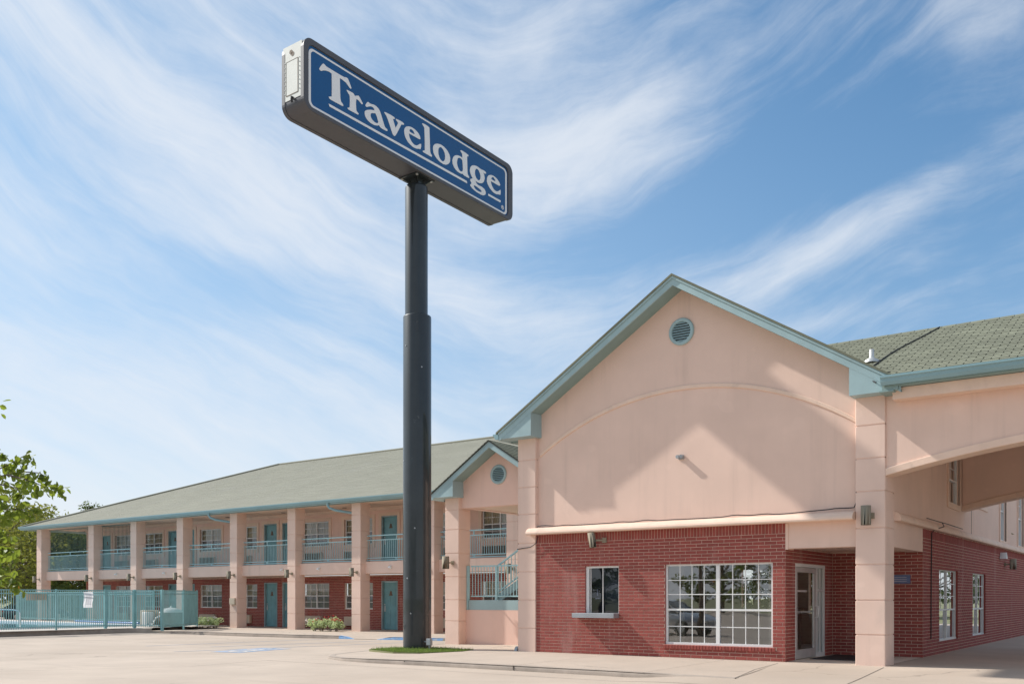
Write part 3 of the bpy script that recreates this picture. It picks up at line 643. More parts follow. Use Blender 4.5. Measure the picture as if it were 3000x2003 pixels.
# ------------------------------------------------------------------ small things on and round the office
m_ = MB(); m_.box(.12, 1.35, 1.2, 3.05, .0, .016); tag(m_.build('door_mat', black), 'black rubber door mat in front of the glass entrance door', 'door mat')
m_ = MB(); m_.box(1.24, 1.78, 3.222, 3.249, 1.70, 1.90, bev=.004); pq = tag(m_.build('wall_plaque', plaque), 'small blue plaque on the brick wall right of the corner column', 'plaque')
m_ = MB()
for k in range(3): m_.box(1.30, 1.70, 3.216, 3.2235, 1.745+k*.045, 1.760+k*.045)
m_.build('faded_print', ink, pq)
def gable_vent(x, y, z, r, label):
    v = thing('gable_vent', label, 'vent', (x, y, z), 'round louvred gable vents'); m_ = MB(); n = 40
    pr = [(r, 0.0), (r, .035), (r-.02, .05), (r*.78, .05), (r*.74, .035), (r*.74, 0)]
    vs = [(x+a*math.cos(2*math.pi*k/n), y-b, z+a*math.sin(2*math.pi*k/n)) for a, b in pr for k in range(n)]
    m_.add(vs, [(i*n+k, i*n+(k+1) % n, (i+1)*n+(k+1) % n, (i+1)*n+k) for i in range(len(pr)-1) for k in range(n)], False); m_.build('vent_ring', teal, v)
    m_ = MB(); m_.add([(x+r*.76*math.cos(2*math.pi*k/n), y-.004, z+r*.76*math.sin(2*math.pi*k/n)) for k in range(n)], [tuple(range(n))]); m_.build('vent_backing', dark_in, v)
    ns = 8; rr = r*.75
    for k in range(ns):
        zz = -rr+2*rr*(k+.5)/ns; h = math.sqrt(max(.001, rr*rr-zz*zz))*.985; m_ = MB(); t = rr*2/ns
        m_.add([(x-h, y-.008, z+zz+t*.42), (x+h, y-.008, z+zz+t*.42), (x+h, y-.045, z+zz-t*.25), (x-h, y-.045, z+zz-t*.25), (x-h, y-.008, z+zz+t*.30), (x+h, y-.008, z+zz+t*.30), (x+h, y-.045, z+zz-t*.37), (x-h, y-.045, z+zz-t*.37)],
               [(0, 1, 2, 3), (7, 6, 5, 4), (0, 4, 5, 1), (3, 2, 6, 7)]); m_.build('louvre', teal, v)
gable_vent(-2.46, YS, 7.48, .31, 'round teal louvred vent high in the big office gable')
def wall_lamp(x, y, z, h, r, label, ax='x', tilt=0.0, arm=None):
    """open-ended cylinder lamp on a stub arm; x, y is the cylinder axis"""
    l = thing('wall_lamp', label, 'wall lamp', (x, y, z), 'taupe cylinder wall lamps'); m_ = MB(); n = 24
    m_.lathe([(r*.94, z+.012), (r, z+.004), (r, z), (r, z+h), (r*.94, z+h), (r*.92, z+h-.05), (r*.92, z+.05), (r*.94, z+.012)], x, y, n); sh = m_.build('lamp_shade', lamp_m, l, org=(x, y, z+h*.5))
    if tilt: sh.rotation_euler = (0, tilt, 0)
    m_ = MB(); q = arm; m_.tube([(x+(q[0]-x)*.3, y+(q[1]-y)*.3, z+h*.5), (q[0], q[1], z+h*.5)], .022, 8)
    ux = .055 if ax == 'x' else .03
    m_.box(q[0]-ux, q[0]+ux, q[1]-(.03 if ax == 'x' else .055), q[1]+(.03 if ax == 'x' else .055), z+h*.5-.06, z+h*.5+.06); m_.build('lamp_bracket', lamp_m, l)
    return l
wall_lamp(1.735, -.24, 2.83, .39, .098, 'taupe cylinder lamp high on the office corner column by the entrance', arm=(1.80, -.05))
wall_lamp(-4.68, -.22, 2.58, .36, .085, 'tilted taupe lamp under the ledge above the ticket window', tilt=-.16, arm=(-4.45, -.02))
wall_lamp(2.30, 14.8, 2.30, .34, .10, 'taupe lamp on the shaded brick side wall beneath the canopy', ax='y', arm=(2.06, 14.8))
m_ = MB(); x, z = -2.47, 4.60
m_.box(x-.07, x+.07, YS-.03, YS+.002, z-.05, z+.05, bev=.006); m_.tube([(x-.035, YS-.03, z+.01), (x-.045, YS-.13, z-.0)], .042, 12); m_.tube([(x+.035, YS-.03, z+.01), (x+.045, YS-.13, z-.0)], .042, 12)
tag(m_.build('spotlight', greym), 'small grey twin spotlight in the middle of the stucco gable', 'spotlight')
# loose cable along the ledge and up the column
m_ = MB(); pts = []
for i in range(61):
    x = -6.42+7.85*i/60; sag = .012*math.sin(i*1.13)+.018*math.sin(i*.31+1)
    pts.append((x, YS-.10-.03*math.sin(i*.5), 3.165+max(0, sag)+(.05*smooth(48, 60, i))))
pts += [(1.46, YS-.03, 3.32), (1.465, YS-.02, 3.7), (1.462, YS-.02, 4.2)]
m_.tube(pts, .011, 6); tag(m_.build('cable', black), 'thin black cable lying along the ledge over the brick wall and up the column', 'cable')
m_ = MB(); m_.tube([(2.27, 4.2, 3.14), (2.3, 4.25, 3.05), (2.12, 4.15, 2.98), (2.07, 4.05, 2.9), (2.064, 4.02, 1.8), (2.064, 4.0, .4)], .012, 6); m_.tube([(2.10, 3.4, 3.2), (2.27, 4.2, 3.14), (2.2, 5.2, 3.17), (2.2, 7, 3.16)], .010, 6)
tag(m_.build('cable', black), 'thin dark cable dropping down the brick side wall beside the first window', 'cable')
m_ = MB(); m_.tube([(-6.4, -.02, 2.93), (-6.43, -.06, 2.75), (-6.6, -.06, 2.66), (-7.03, -.05, 2.62)], .010, 6); tag(m_.build('cable', black), 'short loose cable crossing the left office column below the ledge end', 'cable')
m_ = MB(); m_.prism([(13.75, 2.62), (14.05, 2.62), (13.88, 2.82)], 'x', 2.06, 2.25); tag(m_.build('security_camera', white), 'small white wedge shaped camera near the lamp on the brick side wall', 'camera')
m_ = MB(); m_.prism([(-.10, -.06), (.0, -.06), (.0, .12), (-.06, .08)], 'x', -7.10, -7.02); tag(m_.build('downpipe_shoe', greym), 'grey metal shoe at the foot of the left office column', 'pipe end')

# ------------------------------------------------------------------ drive-through canopy
CAN = thing('entrance_canopy', 'pink stucco drive through canopy with a shallow arch and green grey shingle roof', 'canopy', (7.4, 4, 0))
CX1 = 12.75
def archz(x, dz=0): d = x-2.05; return 3.83+.235*d-.022*d*d+dz
def beam(y0, y1, ztop, dz, name):
    m_ = MB(); xs = [2.062+(CX1-2.062)*i/48 for i in range(49)]
    m_.prism([(x, archz(x, dz)) for x in xs]+[(CX1, ztop), (2.062, ztop)], 'y', y0, y1); m_.build(name, stucco, CAN)
    m_ = MB(); vs = []
    for x in xs: z = archz(x, dz); vs += [(x, y0+.01, z+.135), (x, y0-.035, z+.13), (x, y0-.04, z+.12), (x, y0-.04, z-.008), (x, y0-.03, z-.016), (x, y1+.004, z-.016)]
    m_.add(vs, [(i*6+k, i*6+k+1, (i+1)*6+k+1, (i+1)*6+k) for i in range(48) for k in range(5)]); m_.build('arch_trim', trim_st, CAN)
beam(.0, .42, 5.52, 0, 'front_beam'); beam(7.72, 8.14, 5.5, -.13, 'back_beam')
m_ = MB(); m_.box(2.26, CX1, -.30, -.002, 5.27, 5.49); m_.build('frieze_band', trim_st, CAN)
m_ = MB(); m_.box(2.06, CX1, .42, 7.72, 5.30, 5.36); m_.build('canopy_ceiling', ceil_m, CAN)
m_ = MB(); m_.box(CX1-.4, CX1, .42, 7.72, 4.2, 5.5); m_.build('side_beam', stucco, CAN)
for y in (-.02, 7.7): column_mb(CX1-.62, CX1+.02, y, y+.66, -.1, 5.3, [.62, 1.32, 2.04, 2.78, 3.52, 4.19, 4.86]).build('column', stucco_b, CAN)
EY, EZ, RY, RZ = -.44, 5.67, 3.9, 7.66
sl = (RZ-EZ)/(RY-EY)
def vx(y): return max(-6.0, (8.63+.04-(EZ+sl*(y-EY)))/.62-2.46-.03)   # where the canopy roof dives into the gable's slope
m_ = MB()
m_.add([(2.28, EY, EZ), (CX1+.4, EY, EZ), (CX1+.4, RY, RZ), (vx(RY)-.25, RY, RZ), (vx(RY)-.25, RY, RZ-.06), (CX1+.4, RY, RZ-.06), (CX1+.4, EY, EZ-.06), (2.28, EY, EZ-.06)], [(0, 1, 2, 3), (7, 6, 5, 4), (0, 7, 6, 1), (0, 3, 4, 7)])
m_.add([(CX1+.4, RY, RZ), (CX1+.4, 8.25, EZ), (2.1, 8.25, EZ), (-.6, RY, RZ)], [(0, 1, 2, 3)]); m_.build('roof_deck', shin_b, CAN)
# shingle tabs
L = math.hypot(RY-EY, RZ-EZ); ux, uz = (RY-EY)/L, (RZ-EZ)/L; EXP, TW = .140, .305
def tab_mesh(w):
    t = MB(); h = EXP*1.25; th = .007
    c = [(-w/2, 0), (w/2, 0), (w/2, h), (-w/2, h)]
    vs = [(a, b*ux-(.016)*uz*0, b*uz+.004) for a, b in c]+[(a, b*ux-th*uz*(1-b/h), b*uz+th*ux*(1-b/h)+.005) for a, b in c]
    t.add(vs, [(4, 5, 6, 7), (0, 1, 5, 4), (1, 2, 6, 5), (3, 0, 4, 7)]); return t
tabs = []
nr = int(L/EXP)
for r in range(nr):
    s_ = r*EXP+.01; y = EY+s_*ux; z = EZ+s_*uz; x0 = vx(y)-.05; x = x0-(TW/2 if r % 2 else 0)-((r*7) % 5)*.013
    x = math.floor(x0/TW)*TW+(TW/2 if r % 2 else 0)
    while x < CX1+.3:
        if x > x0: tabs.append((x, y, z))
        x += TW
tabs_vis = sorted(tabs, key=lambda t: (scr(t)[0] > 3010, (Vector(t)-campos).length))
tw_ = TW-.022; tt = tab_mesh(tw_); tme = bpy.data.meshes.new('shingle'); tme.from_pydata(tt.V, [], tt.F); tme.materials.append(shin)
rest = MB()
for i, t in enumerate(tabs_vis):
    j = random.uniform(0, .004)
    if i < 300: link('shingle', tme, (t[0], t[1], t[2]+j), CAN)
    else: rest.add([(t[0]+a, t[1]+b, t[2]+c+j) for a, b, c in tt.V], tt.F)
tag(rest.build('shingle_field', shin, CAN), kind='stuff')
m_ = MB()
for i in range(40):
    x = vx(RY)-.1+i*.3
    m_.add([(x, RY-.14, RZ-.14*sl+.012), (x+.29, RY-.14, RZ-.14*sl+.016), (x+.29, RY, RZ+.03), (x, RY, RZ+.026), (x, RY+.14, RZ-.14*sl+.012), (x+.29, RY+.14, RZ-.14*sl+.016)], [(0, 1, 2, 3), (3, 2, 5, 4)])
m_.build('ridge_cap', shin, CAN)
gy = [(-.46, 5.70), (-.46, 5.53), (-.54, 5.52), (-.575, 5.58), (-.585, 5.64), (-.61, 5.66), (-.61, 5.70)]
m_ = MB(); m_.prism([(y, z) for y, z in gy], 'x', 2.1, CX1+.4); m_.build('gutter', teal_g, CAN)
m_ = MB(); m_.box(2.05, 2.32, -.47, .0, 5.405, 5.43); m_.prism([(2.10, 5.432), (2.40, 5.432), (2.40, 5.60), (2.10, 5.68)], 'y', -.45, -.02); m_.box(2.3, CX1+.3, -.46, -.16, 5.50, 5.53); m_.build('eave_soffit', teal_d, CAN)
y = 1.25; z = EZ+sl*(y-EY)
m_ = MB(); m_.lathe([(.16, z-.02), (.155, z+.03), (.06, z+.085), (.055, z+.10)], 1.45, y, 20); m_.lathe([(.05, z+.05), (.05, z+.27), (.035, z+.27), (.035, z+.1)], 1.45, y, 16)
tag(m_.build('roof_vent_pipe', galv), 'short pale metal vent pipe standing on the canopy roof', 'vent pipe')
m_ = MB(); pts = []
for i in range(25):
    f = i/24; yy = EY+.3+f*(RY-EY-.35); xx = 1.52+.75*f**1.5+.03*math.sin(f*9); pts.append((xx, yy, EZ+sl*(yy-EY)+.03))
m_.tube([(1.98, EY+.02, 5.62), (1.70, EY+.16, 5.80)]+pts, .014, 6); tag(m_.build('cable', black), 'thin dark cable curving up over the canopy roof shingles', 'cable')

# ------------------------------------------------------------------ guest wing
WNG = thing('guest_wing', 'long two storey guest wing with pink columns, open balcony and low hip roof', 'building', (-27, 11.2, -.08))
YW = 11.2; XA, XB = -47.4, -9.0
WX = [-47.6+4.0+8.14*k for k in range(0)]
WIN, DOO = [], []
for k in range(-2, 4):
    o = 8.14*k
    for a, b in ((-36.08, -34.24), (-33.2, -31.37)):
        if XA+.2 < a+o and b+o < XB: WIN.append((a+o, b+o))
    for a, b in ((-30.81, -29.82), (-29.42, -28.43)):
        if XA+.2 < a+o and b+o < XB: DOO.append((a+o, b+o))
LW = [(a, b, .85, 2.09) for a, b in WIN]+[(a, b, -.08, 2.14) for a, b in DOO]
UW = [(a, b, 3.83, 5.02) for a, b in WIN]+[(a, b, 2.95, 5.07) for a, b in DOO]
mb = MB(); wall_cells(mb, 'x', YW+.008, XA, XB, -.12, 2.42, LW, .16); mb.build('mortar_wall', mortar, WNG)
mb = MB()
for r in brick_rects(XA, XB, -.08, 32, LW): add_brick(mb, 'x', YW, r)
tag(mb.build('brickwork', brick_m, WNG), kind='stuff')
mb = MB(); wall_cells(mb, 'x', YW, XA, XB, 2.92, 5.5, UW, .16); mb.box(XA, XA+.02, YW, 27, -.1, 5.5); mb.build('upper_wall', stucco_c, WNG)
for a, b in WIN:
    window(WNG, 'x', YW, a, b, .85, 2.09, units=2, up=(2, 2), low=(2, 2), inset=.07, curt=curtain, fr=.05, mun=.022, gm=GLw)
    window(WNG, 'x', YW, a, b, 3.83, 5.02, units=2, up=(2, 2), low=(2, 2), inset=.07, curt=curtain, fr=.05, mun=.022, gm=GLw)
def surround(a, b, c, d, bottom=True):
    m_ = MB(); e = .16
    ubox(m_, 'x', YW, a-e, b+e, -.01, .035, d, d+e)
    if bottom: ubox(m_, 'x', YW, a-e, b+e, -.01, .035, c-e, c)
    ubox(m_, 'x', YW, a-e, a, -.01, .035, c, d); ubox(m_, 'x', YW, b, b+e, -.01, .035, c, d); m_.build('surround', trim_st, WNG)
for a, b in WIN: surround(a, b, 3.83, 5.02)
for a, b in DOO: surround(a, b, 2.95, 5.07, False)
def room_door(a, b, z0, z1):
    m_ = MB()
    ubox(m_, 'x', YW, a, a+.055, -.14, .012, z0, z1); ubox(m_, 'x', YW, b-.055, b, -.14, .012, z0, z1); ubox(m_, 'x', YW, a+.055, b-.055, -.14, .012, z1-.055, z1)
    f = m_.build('door_frame', doorf_m, WNG)
    m_ = MB(); ubox(m_, 'x', YW, a+.06, b-.06, -.13, -.09, z0+.02, z1-.06)
    for (u0, u1, c, d) in ((.14, .40, .2, .95), (.48, .74, .2, .95), (.14, .40, 1.1, 1.85), (.48, .74, 1.1, 1.85)): ubox(m_, 'x', YW, a+.06+u0, a+.06+u1, -.092, -.083, z0+c, z0+d)
    m_.build('door', door_m, f)
    m_ = MB(); x = a+.06+.07; z = z0+.95
    ubox(m_, 'x', YW, x-.03, x+.03, -.09, -.075, z-.12, z+.14); m_.tube([P('x', YW, x, -.08, z), P('x', YW, x, -.02, z), P('x', YW, x+.13, -.02, z)], .014, 8); m_.tube([P('x', YW, x, -.08, z+.2), P('x', YW, x, -.06, z+.2)], .03, 10); m_.build('door_handle', galv, f)
    m_ = MB(); c = (a+b)/2; z = z0+1.55
    m_.prism([(c-.11, z), (c+.11, z), (c+.06, z+.10), (c+.05, z+.2), (c-.05, z+.2), (c-.06, z+.10)], 'y', YW+.07, YW+.084); m_.build('number_plate', tan_dark, f)
for a, b in DOO:
    room_door(a, b, -.075, 2.14); room_door(a, b, 2.96, 5.07)
# columns, slab beam, corridor floor and ceilings
COLX = [-48.67, -42.94, -38.75, -34.59, -30.26, -26.07, -21.9, -17.73, -13.56, -9.4]
GR = [.65, 1.36, 2.11, 2.82, 3.54, 4.26, 4.95]
c0 = None
for x in COLX:
    if c0 is None:
        c0 = column_mb(x-.55, x, 9.1, 9.68, -.14, 5.49, GR).build('column', stucco_b, WNG); cx0 = x; continue
    c = c0.copy(); COL.objects.link(c); c.parent = WNG; c.location = c0.location+Vector((x-cx0, 0, 0)); WP[c.name] = WP[c0.name]+Vector((x-cx0, 0, 0))
for a, b in zip(COLX[:-1], COLX[1:]):
    m_ = MB(); m_.box(a-.16, b-.56, 9.40, 9.66, 2.415, 2.935, bev=.012); m_.build('slab_beam', stucco_b, WNG)
m_ = MB(); m_.box(-49.1, XB, 9.664, YW+.0, 2.44, 2.92); m_.build('balcony_floor', ceil_m, WNG)
m_ = MB(); m_.box(-49.2, XB, 9.12, YW+.3, 5.47, 5.52); m_.build('corridor_ceiling', ceil_m, WNG)
m_ = MB(); m_.prism([(YW-.005, 5.47), (YW-.10, 5.47), (YW-.03, 5.36), (YW-.005, 5.34)], 'x', XA, XB); m_.build('crown_moulding', trim_st, WNG)
# hip roof
ex, ey, ez, ry, rz_ = -50.2, 8.62, 5.60, 19.4, 9.74
ps = (rz_-ez)/(ry-ey); hx = ex+(ry-ey)
m_ = MB(); XR = -8.6
m_.add([(ex, ey, ez-.03), (XR, ey, ez-.03), (XR, ry, rz_-.03), (hx, ry, rz_-.03), (ex, 2*ry-ey, ez-.03), (XR, 2*ry-ey, ez-.03)], [(0, 1, 2, 3), (4, 0, 3), (5, 4, 3, 2)]); m_.build('roof_deck', shin_b, WNG)
m_ = MB(); LL = math.hypot(ry-ey, rz_-ez); EX2 = .15; ty, tz = (ry-ey)/LL, (rz_-ez)/LL; k = 0
while k*EX2 < LL-.05:
    s0, s1 = k*EX2, min(LL, (k+1)*EX2+.03); xa = ex+s0*ty; off = (k % 2)*.5*.92; x = xa
    xe = math.floor(xa/.92)*.92+off+.92
    while x < XR:
        xn = min(XR, max(xe, x+.05)); h = random.uniform(.007, .010); g = .003
        m_.add([(x+g, ey+s0*ty-h*tz, ez+s0*tz+h*ty), (xn-g, ey+s0*ty-h*tz, ez+s0*tz+h*ty), (xn-g, ey+s1*ty, ez+s1*tz), (x+g+(s1-s0)*ty*(1 if x == xa else 0), ey+s1*ty, ez+s1*tz), (x+g, ey+s0*ty, ez+s0*tz-.01), (xn-g, ey+s0*ty, ez+s0*tz-.01)], [(0, 1, 2, 3), (4, 5, 1, 0)])
        x = xn; xe = xn+.92
    k += 1
tag(m_.build('shingle_courses', wingroof, WNG), kind='stuff')
m_ = MB(); m_.tube([(ex, ey, ez+.03), (hx, ry, rz_+.03)], .07, 6); m_.tube([(hx, ry, rz_+.02), (XR, ry, rz_+.02)], .07, 6); m_.build('ridge_cap', wingroof, WNG)
m_ = MB(); m_.box(ex+.05, XR, ey-.02, ey+.02, 5.44, 5.59); m_.box(ex-.01, ex+.03, ey, 30, 5.44, 5.59); m_.build('fascia', teal, WNG)
m_ = MB(); m_.prism([(ey-.02, 5.625), (ey-.02, 5.50), (ey-.10, 5.49), (ey-.13, 5.55), (ey-.15, 5.585), (ey-.15, 5.625)], 'x', ex-.02, -12.6); m_.build('gutter', teal_g, WNG)
m_ = MB(); m_.box(ex+.03, XR, ey+.02, 9.12, 5.462, 5.49); m_.box(ex+.03, -48.9, 9.12, 27, 5.462, 5.49); m_.build('eave_soffit', teal_d, WNG)
for x in (COLX[4], COLX[6]):
    m_ = MB(); m_.tube([(x-1.45, ey-.07, 5.5), (x-1.45, ey-.06, 5.38), (x-1.38, ey-.03, 5.27), (x-1.15, ey+.1, 5.17), (x-.56, 9.2, 5.05)], .055, 10); m_.build('downspout', teal_g, WNG)
# balcony railings, one between each pair of columns
def railing(a, b, label):
    r = thing('balcony_railing', label, 'railing', ((a+b)/2, 9.52, 2.935), 'teal balcony railings between the pink columns')
    for z, h in ((4.05, .045), (3.855, .035), (3.085, .035), (2.99, .04)):
        m_ = MB(); m_.box(a, b, 9.50, 9.54, z-h/2, z+h/2); m_.build('rail', rail_m, r)
    for x in (a+.03, a+(b-a)*.5, b-.03):
        m_ = MB(); m_.box(x-.02, x+.02, 9.503, 9.537, 3.87, 4.03); m_.box(x-.05, x-.02, 9.503, 9.537, 3.005, 3.07); m_.box(x+.02, x+.05, 9.503, 9.537, 3.005, 3.07); m_.build('post', rail_m, r)
    n = int((b-a)/.112); t = MB(); t.box(-.009, .009, -.009, .009, 0, .74)
    if 'baluster' not in brick_me:
        me = bpy.data.meshes.new('baluster'); me.from_pydata(t.V, [], t.F); me.materials.append(rail_m); brick_me['baluster'] = me
    for k in range(1, n): link('baluster', brick_me['baluster'], (a+(b-a)*k/n, 9.52, 3.10), r)
names = ['far end bay where trees show through', 'bay behind the screen of bars, second from the far end', 'bay above the wide pool gate', 'bay above the pale flowering shrubs beside the pool fence', 'bay holding a closed teal door above the left ground door', 'bay with a wide bright window left of the sign pole', 'bay half hidden behind the dark sign pole', 'narrow strip between the sign pole and the stair column', 'bay seen through the opening of the small gable']
for (a, b), nme in zip(zip(COLX[:-1], COLX[1:]), names): railing(a-.18, b-.55, 'teal balcony railing in the '+nme)
# security bars across the walkway at the open end
def bar_screen(a, b, label, z1=5.44):
    r = thing('bar_screen', label, 'bar screen', ((a+b)/2, 9.60, 2.935), 'tall bar screens on the balcony'); t = MB(); t.box(-.008, .008, -.008, .008, 0, z1-2.95)
    me = bpy.data.meshes.new('bar'); me.from_pydata(t.V, [], t.F); me.materials.append(bar_m); n = int((b-a)/.13)
    for k in range(1, n): link('bar', me, (a+(b-a)*k/n, 9.60, 2.94), r)
    for z in (2.96, z1-.03): m_ = MB(); m_.box(a, b, 9.585, 9.615, z-.018, z+.018); m_.build('rail', bar_m, r)
bar_screen(-48.85, -43.5, 'tall screen of teal bars over the open end bay with trees behind'); bar_screen(-43.1, -39.3, 'tall screen of teal bars in front of the far balcony door and window')
lab = ['on the outermost pink column at the far end', 'on the column left of the notice hung on the pool fence', 'on the column behind the wide pool gate', 'on the column where the pool fence ends', 'on the column right of the pale flowering shrubs', 'on the column between two teal ground floor doors', 'on the last full column left of the dark sign pole', 'on the column hidden behind the sign pole', 'on the column seen through the small gable opening', '']
for x, s_ in list(zip(COLX, lab))[:9]: wall_lamp(x-.27, 9.1-.27, 2.29, .37, .105, 'taupe cylinder lamp '+s_, arm=(x-.22, 9.1))
def beam_light(x, label):
    m_ = MB(); m_.box(x-.05, x+.05, 9.375, 9.40, 2.60, 2.74, bev=.005); m_.prism([(9.38, 2.735), (9.28, 2.70), (9.27, 2.64), (9.38, 2.66)], 'x', x-.055, x+.055)
    tag(m_.build('beam_light', white), label, 'floodlight', 'small white floodlights on the balcony beam')
for x, s_ in ((-41.1, 'above the curled notice'), (-36.6, 'above the pool gate'), (-27.3, 'near the lamp between the teal doors'), (-24.8, 'above the flowering shrubs by the middle windows'), (-20.4, 'just left of the sign pole')): beam_light(x, 'small white floodlight on the pink balcony beam '+s_)
def wall_unit(a, z, label):
    u = thing('wall_air_conditioner', label, 'air conditioner', (a+.65, YW, z), 'air conditioners under the room windows')
    m_ = MB(); m_.box(a, a+1.30, YW-.17, YW-.001, z, z+.42, bev=.02); m_.build('casing', almond, u)
    m_ = MB()
    for k in range(9): m_.box(a+.06, a+1.24, YW-.185, YW-.171, z+.045+k*.037, z+.062+k*.037)
    m_.build('grille', almond if z < 2 else tan_dark, u)
    if z > 2: m_ = MB(); m_.box(a+.05, a+1.25, YW-.176, YW-.1705, z+.04, z+.38); m_.build('grille_backing', tan_dark, u)
pos = ['the far room window behind the pool fence', 'the window beside the far teal door', 'the window over the pale shrubs', 'the window right of the shrub bed column', 'the wide window left of the red flowers', 'the window nearest left of the sign pole', 'the window behind the sign pole', 'the window behind the stair column', 'the window hidden behind the office', 'the last window behind the office']
wi = [w for w in WIN if w[0] > -46]
for i, (a, b) in enumerate(wi[:9]):
    wall_unit(a+.12, .08, 'beige air conditioner on the brick wall under '+pos[i]); wall_unit(a+.12, 3.12, 'brown balcony air conditioner under '+pos[i].replace('window', 'upstairs window'))
for (a, b), s_ in zip(list(zip(COLX[:-1], COLX[1:]))[1:8], ['above the bar screen', 'above the pool gate bay', 'above the bay with the pale shrubs below', 'in the bay with the two teal doors', 'over the wide bright balcony window', 'beside the dark sign pole', 'behind the stair column']):
    m_ = MB(); m_.lathe([(.10, 5.468), (.105, 5.452), (.07, 5.45)], (a+b)/2-.2, 10.35, 16); tag(m_.build('ceiling_light', tan_dark), 'small round balcony ceiling light '+s_, 'ceiling light', 'balcony ceiling lights')

# ------------------------------------------------------------------ stair tower with the small gable
TOW = thing('stair_tower', 'small gabled pink stair tower tucked between guest wing and office', 'building', (-9.7, 3.5, -.1))
column_mb(-11.72, -11.17, 2.64, 3.22, -.14, 4.46, [.66, 1.31, 2.02, 2.74, 3.47, 4.07]).build('column', stucco_b, TOW)
column_mb(-8.23, -7.68, 2.64, 3.22, -.14, 4.46, [.66, 1.31, 2.02, 2.74, 3.47, 4.07]).build('column', stucco_b, TOW)
tm = .64
def tz_(x, dz=0): return 5.97-tm*abs(x+9.70)+dz
YT = 2.76
m_ = MB(); m_.prism([(-11.18, 4.12), (-8.22, 4.12), (-8.22, tz_(-8.22, -.15)), (-9.70, 5.80), (-11.18, tz_(-11.18, -.15))], 'y', YT, YT+.25); m_.box(-11.17, -10.9, YT+.25, 9.3, 4.12, 4.5); m_.build('gable_wall', stucco_c, TOW)
m_ = MB(); m_.box(-11.1, -8.2, 3.0, 9.3, 4.14, 4.2); m_.build('ceiling', ceil_m, TOW)
for s_ in (-1, 1):
    xt = -9.70+s_*2.23; a = -9.70
    m_ = MB(); m_.prism([(a, tz_(a)), (xt, tz_(xt)), (xt, tz_(xt, -.18)), (a, tz_(a, -.18))], 'y', 2.24, 2.275); m_.build('fascia', teal, TOW)
    m_ = MB(); m_.quad((a, 2.275, tz_(a, -.16)), (xt, 2.275, tz_(xt, -.16)), (xt, YT+.05, tz_(xt, -.16)), (a, YT+.05, tz_(a, -.16))); m_.build('rake_soffit', teal_d, TOW)
    e = xt+s_*.05; m_ = MB(); m_.prism([(a, tz_(a, .004)), (e, tz_(e, .004)), (e, tz_(e, .03)), (a, tz_(a, .03))], 'y', 2.2, 13); m_.build('roof_deck', shin_b, TOW)
    m_ = MB(); Lr = math.hypot(2.28, 2.28*tm); k = 0; cx_, sx_ = 1/math.hypot(1, tm), tm/math.hypot(1, tm)
    while k*.14 < Lr-.03:
        q0, q1 = k*.14, min(Lr, k*.14+.17); h = .016; yy = 2.2-.3*(k % 2)
        while yy < 13:
            yn = min(13, yy+.9); ya = max(2.2, yy)
            def rp(q, h_): d = Lr-q; return (-9.70+s_*(d*cx_+h_*sx_), 5.97+.034-d*sx_+h_*cx_)
            A, B, C = rp(q0, h), rp(q1, .001), rp(q0, -.01)
            m_.add([(A[0], ya+.006, A[1]), (A[0], yn-.006, A[1]), (B[0], yn-.006, B[1]), (B[0], ya+.006, B[1]), (C[0], ya+.006, C[1]), (C[0], yn-.006, C[1])], [(0, 1, 2, 3), (4, 5, 1, 0)])
            yy = yn
        k += 1
    tag(m_.build('shingle_courses', shin, TOW), kind='stuff')
    xi = -11.08 if s_ < 0 else -8.3
    m_ = MB(); m_.prism([(xt, 4.44), (xi, 4.44), (xi, tz_(xi, -.17)), (xt, tz_(xt, -.17))], 'y', 2.245, YT+.06); m_.build('cornice_return', teal, TOW)
gable_vent(-9.72, YT, 5.05, .29, 'round teal louvred vent in the small stair tower gable')
wall_lamp(-11.47, 2.38, 2.26, .38, .11, 'taupe cylinder lamp on the front column of the small gabled stair tower', arm=(-11.40, 2.64))
m_ = MB(); m_.box(-11.20, -7.7, 2.98, 3.18, -.14, 1.0); m_.build('low_wall', stucco_c, TOW)
m_ = MB(); m_.box(-11.05, -7.7, 2.99, 3.03, 1.004, 1.30); m_.box(-11.05, -7.7, 3.03, 6.2, 1.22, 1.30); m_.build('landing', teal, TOW)
sr = thing('stair_railing', 'teal railing on the stair landing above the low pink wall', 'railing', (-10, 3.05, 1.3))
for z, h in ((2.34, .045), (1.42, .04)):
    m_ = MB(); m_.box(-11.0, -7.7, 3.03, 3.07, z-h/2, z+h/2); m_.build('rail', rail_m, sr)
for x, z0 in ((-11.12, .98), (-10.02, 1.30)): m_ = MB(); m_.box(x-.035, x+.035, 3.01, 3.08, z0, 2.36); m_.build('post', rail_m, sr)
t = MB(); t.box(-.009, .009, -.009, .009, 0, .9); me = bpy.data.meshes.new('baluster'); me.from_pydata(t.V, [], t.F); me.materials.append(rail_m)
for k in range(28): link('baluster', me, (-10.95+k*.112, 3.05, 1.43), sr)
fl = thing('stair_flight', 'teal stair flight with a sloping handrail rising to the balcony', 'stairs', (-9, 4.2, 1.3))
m_ = MB()
for k in range(10): x = -9.85+k*.28; z = 1.30+k*.165; m_.box(x, x+.30, 3.15, 4.4, z+.12, z+.165); m_.box(x, x+.02, 3.15, 4.4, z, z+.12)
m_.build('step', greym, fl)
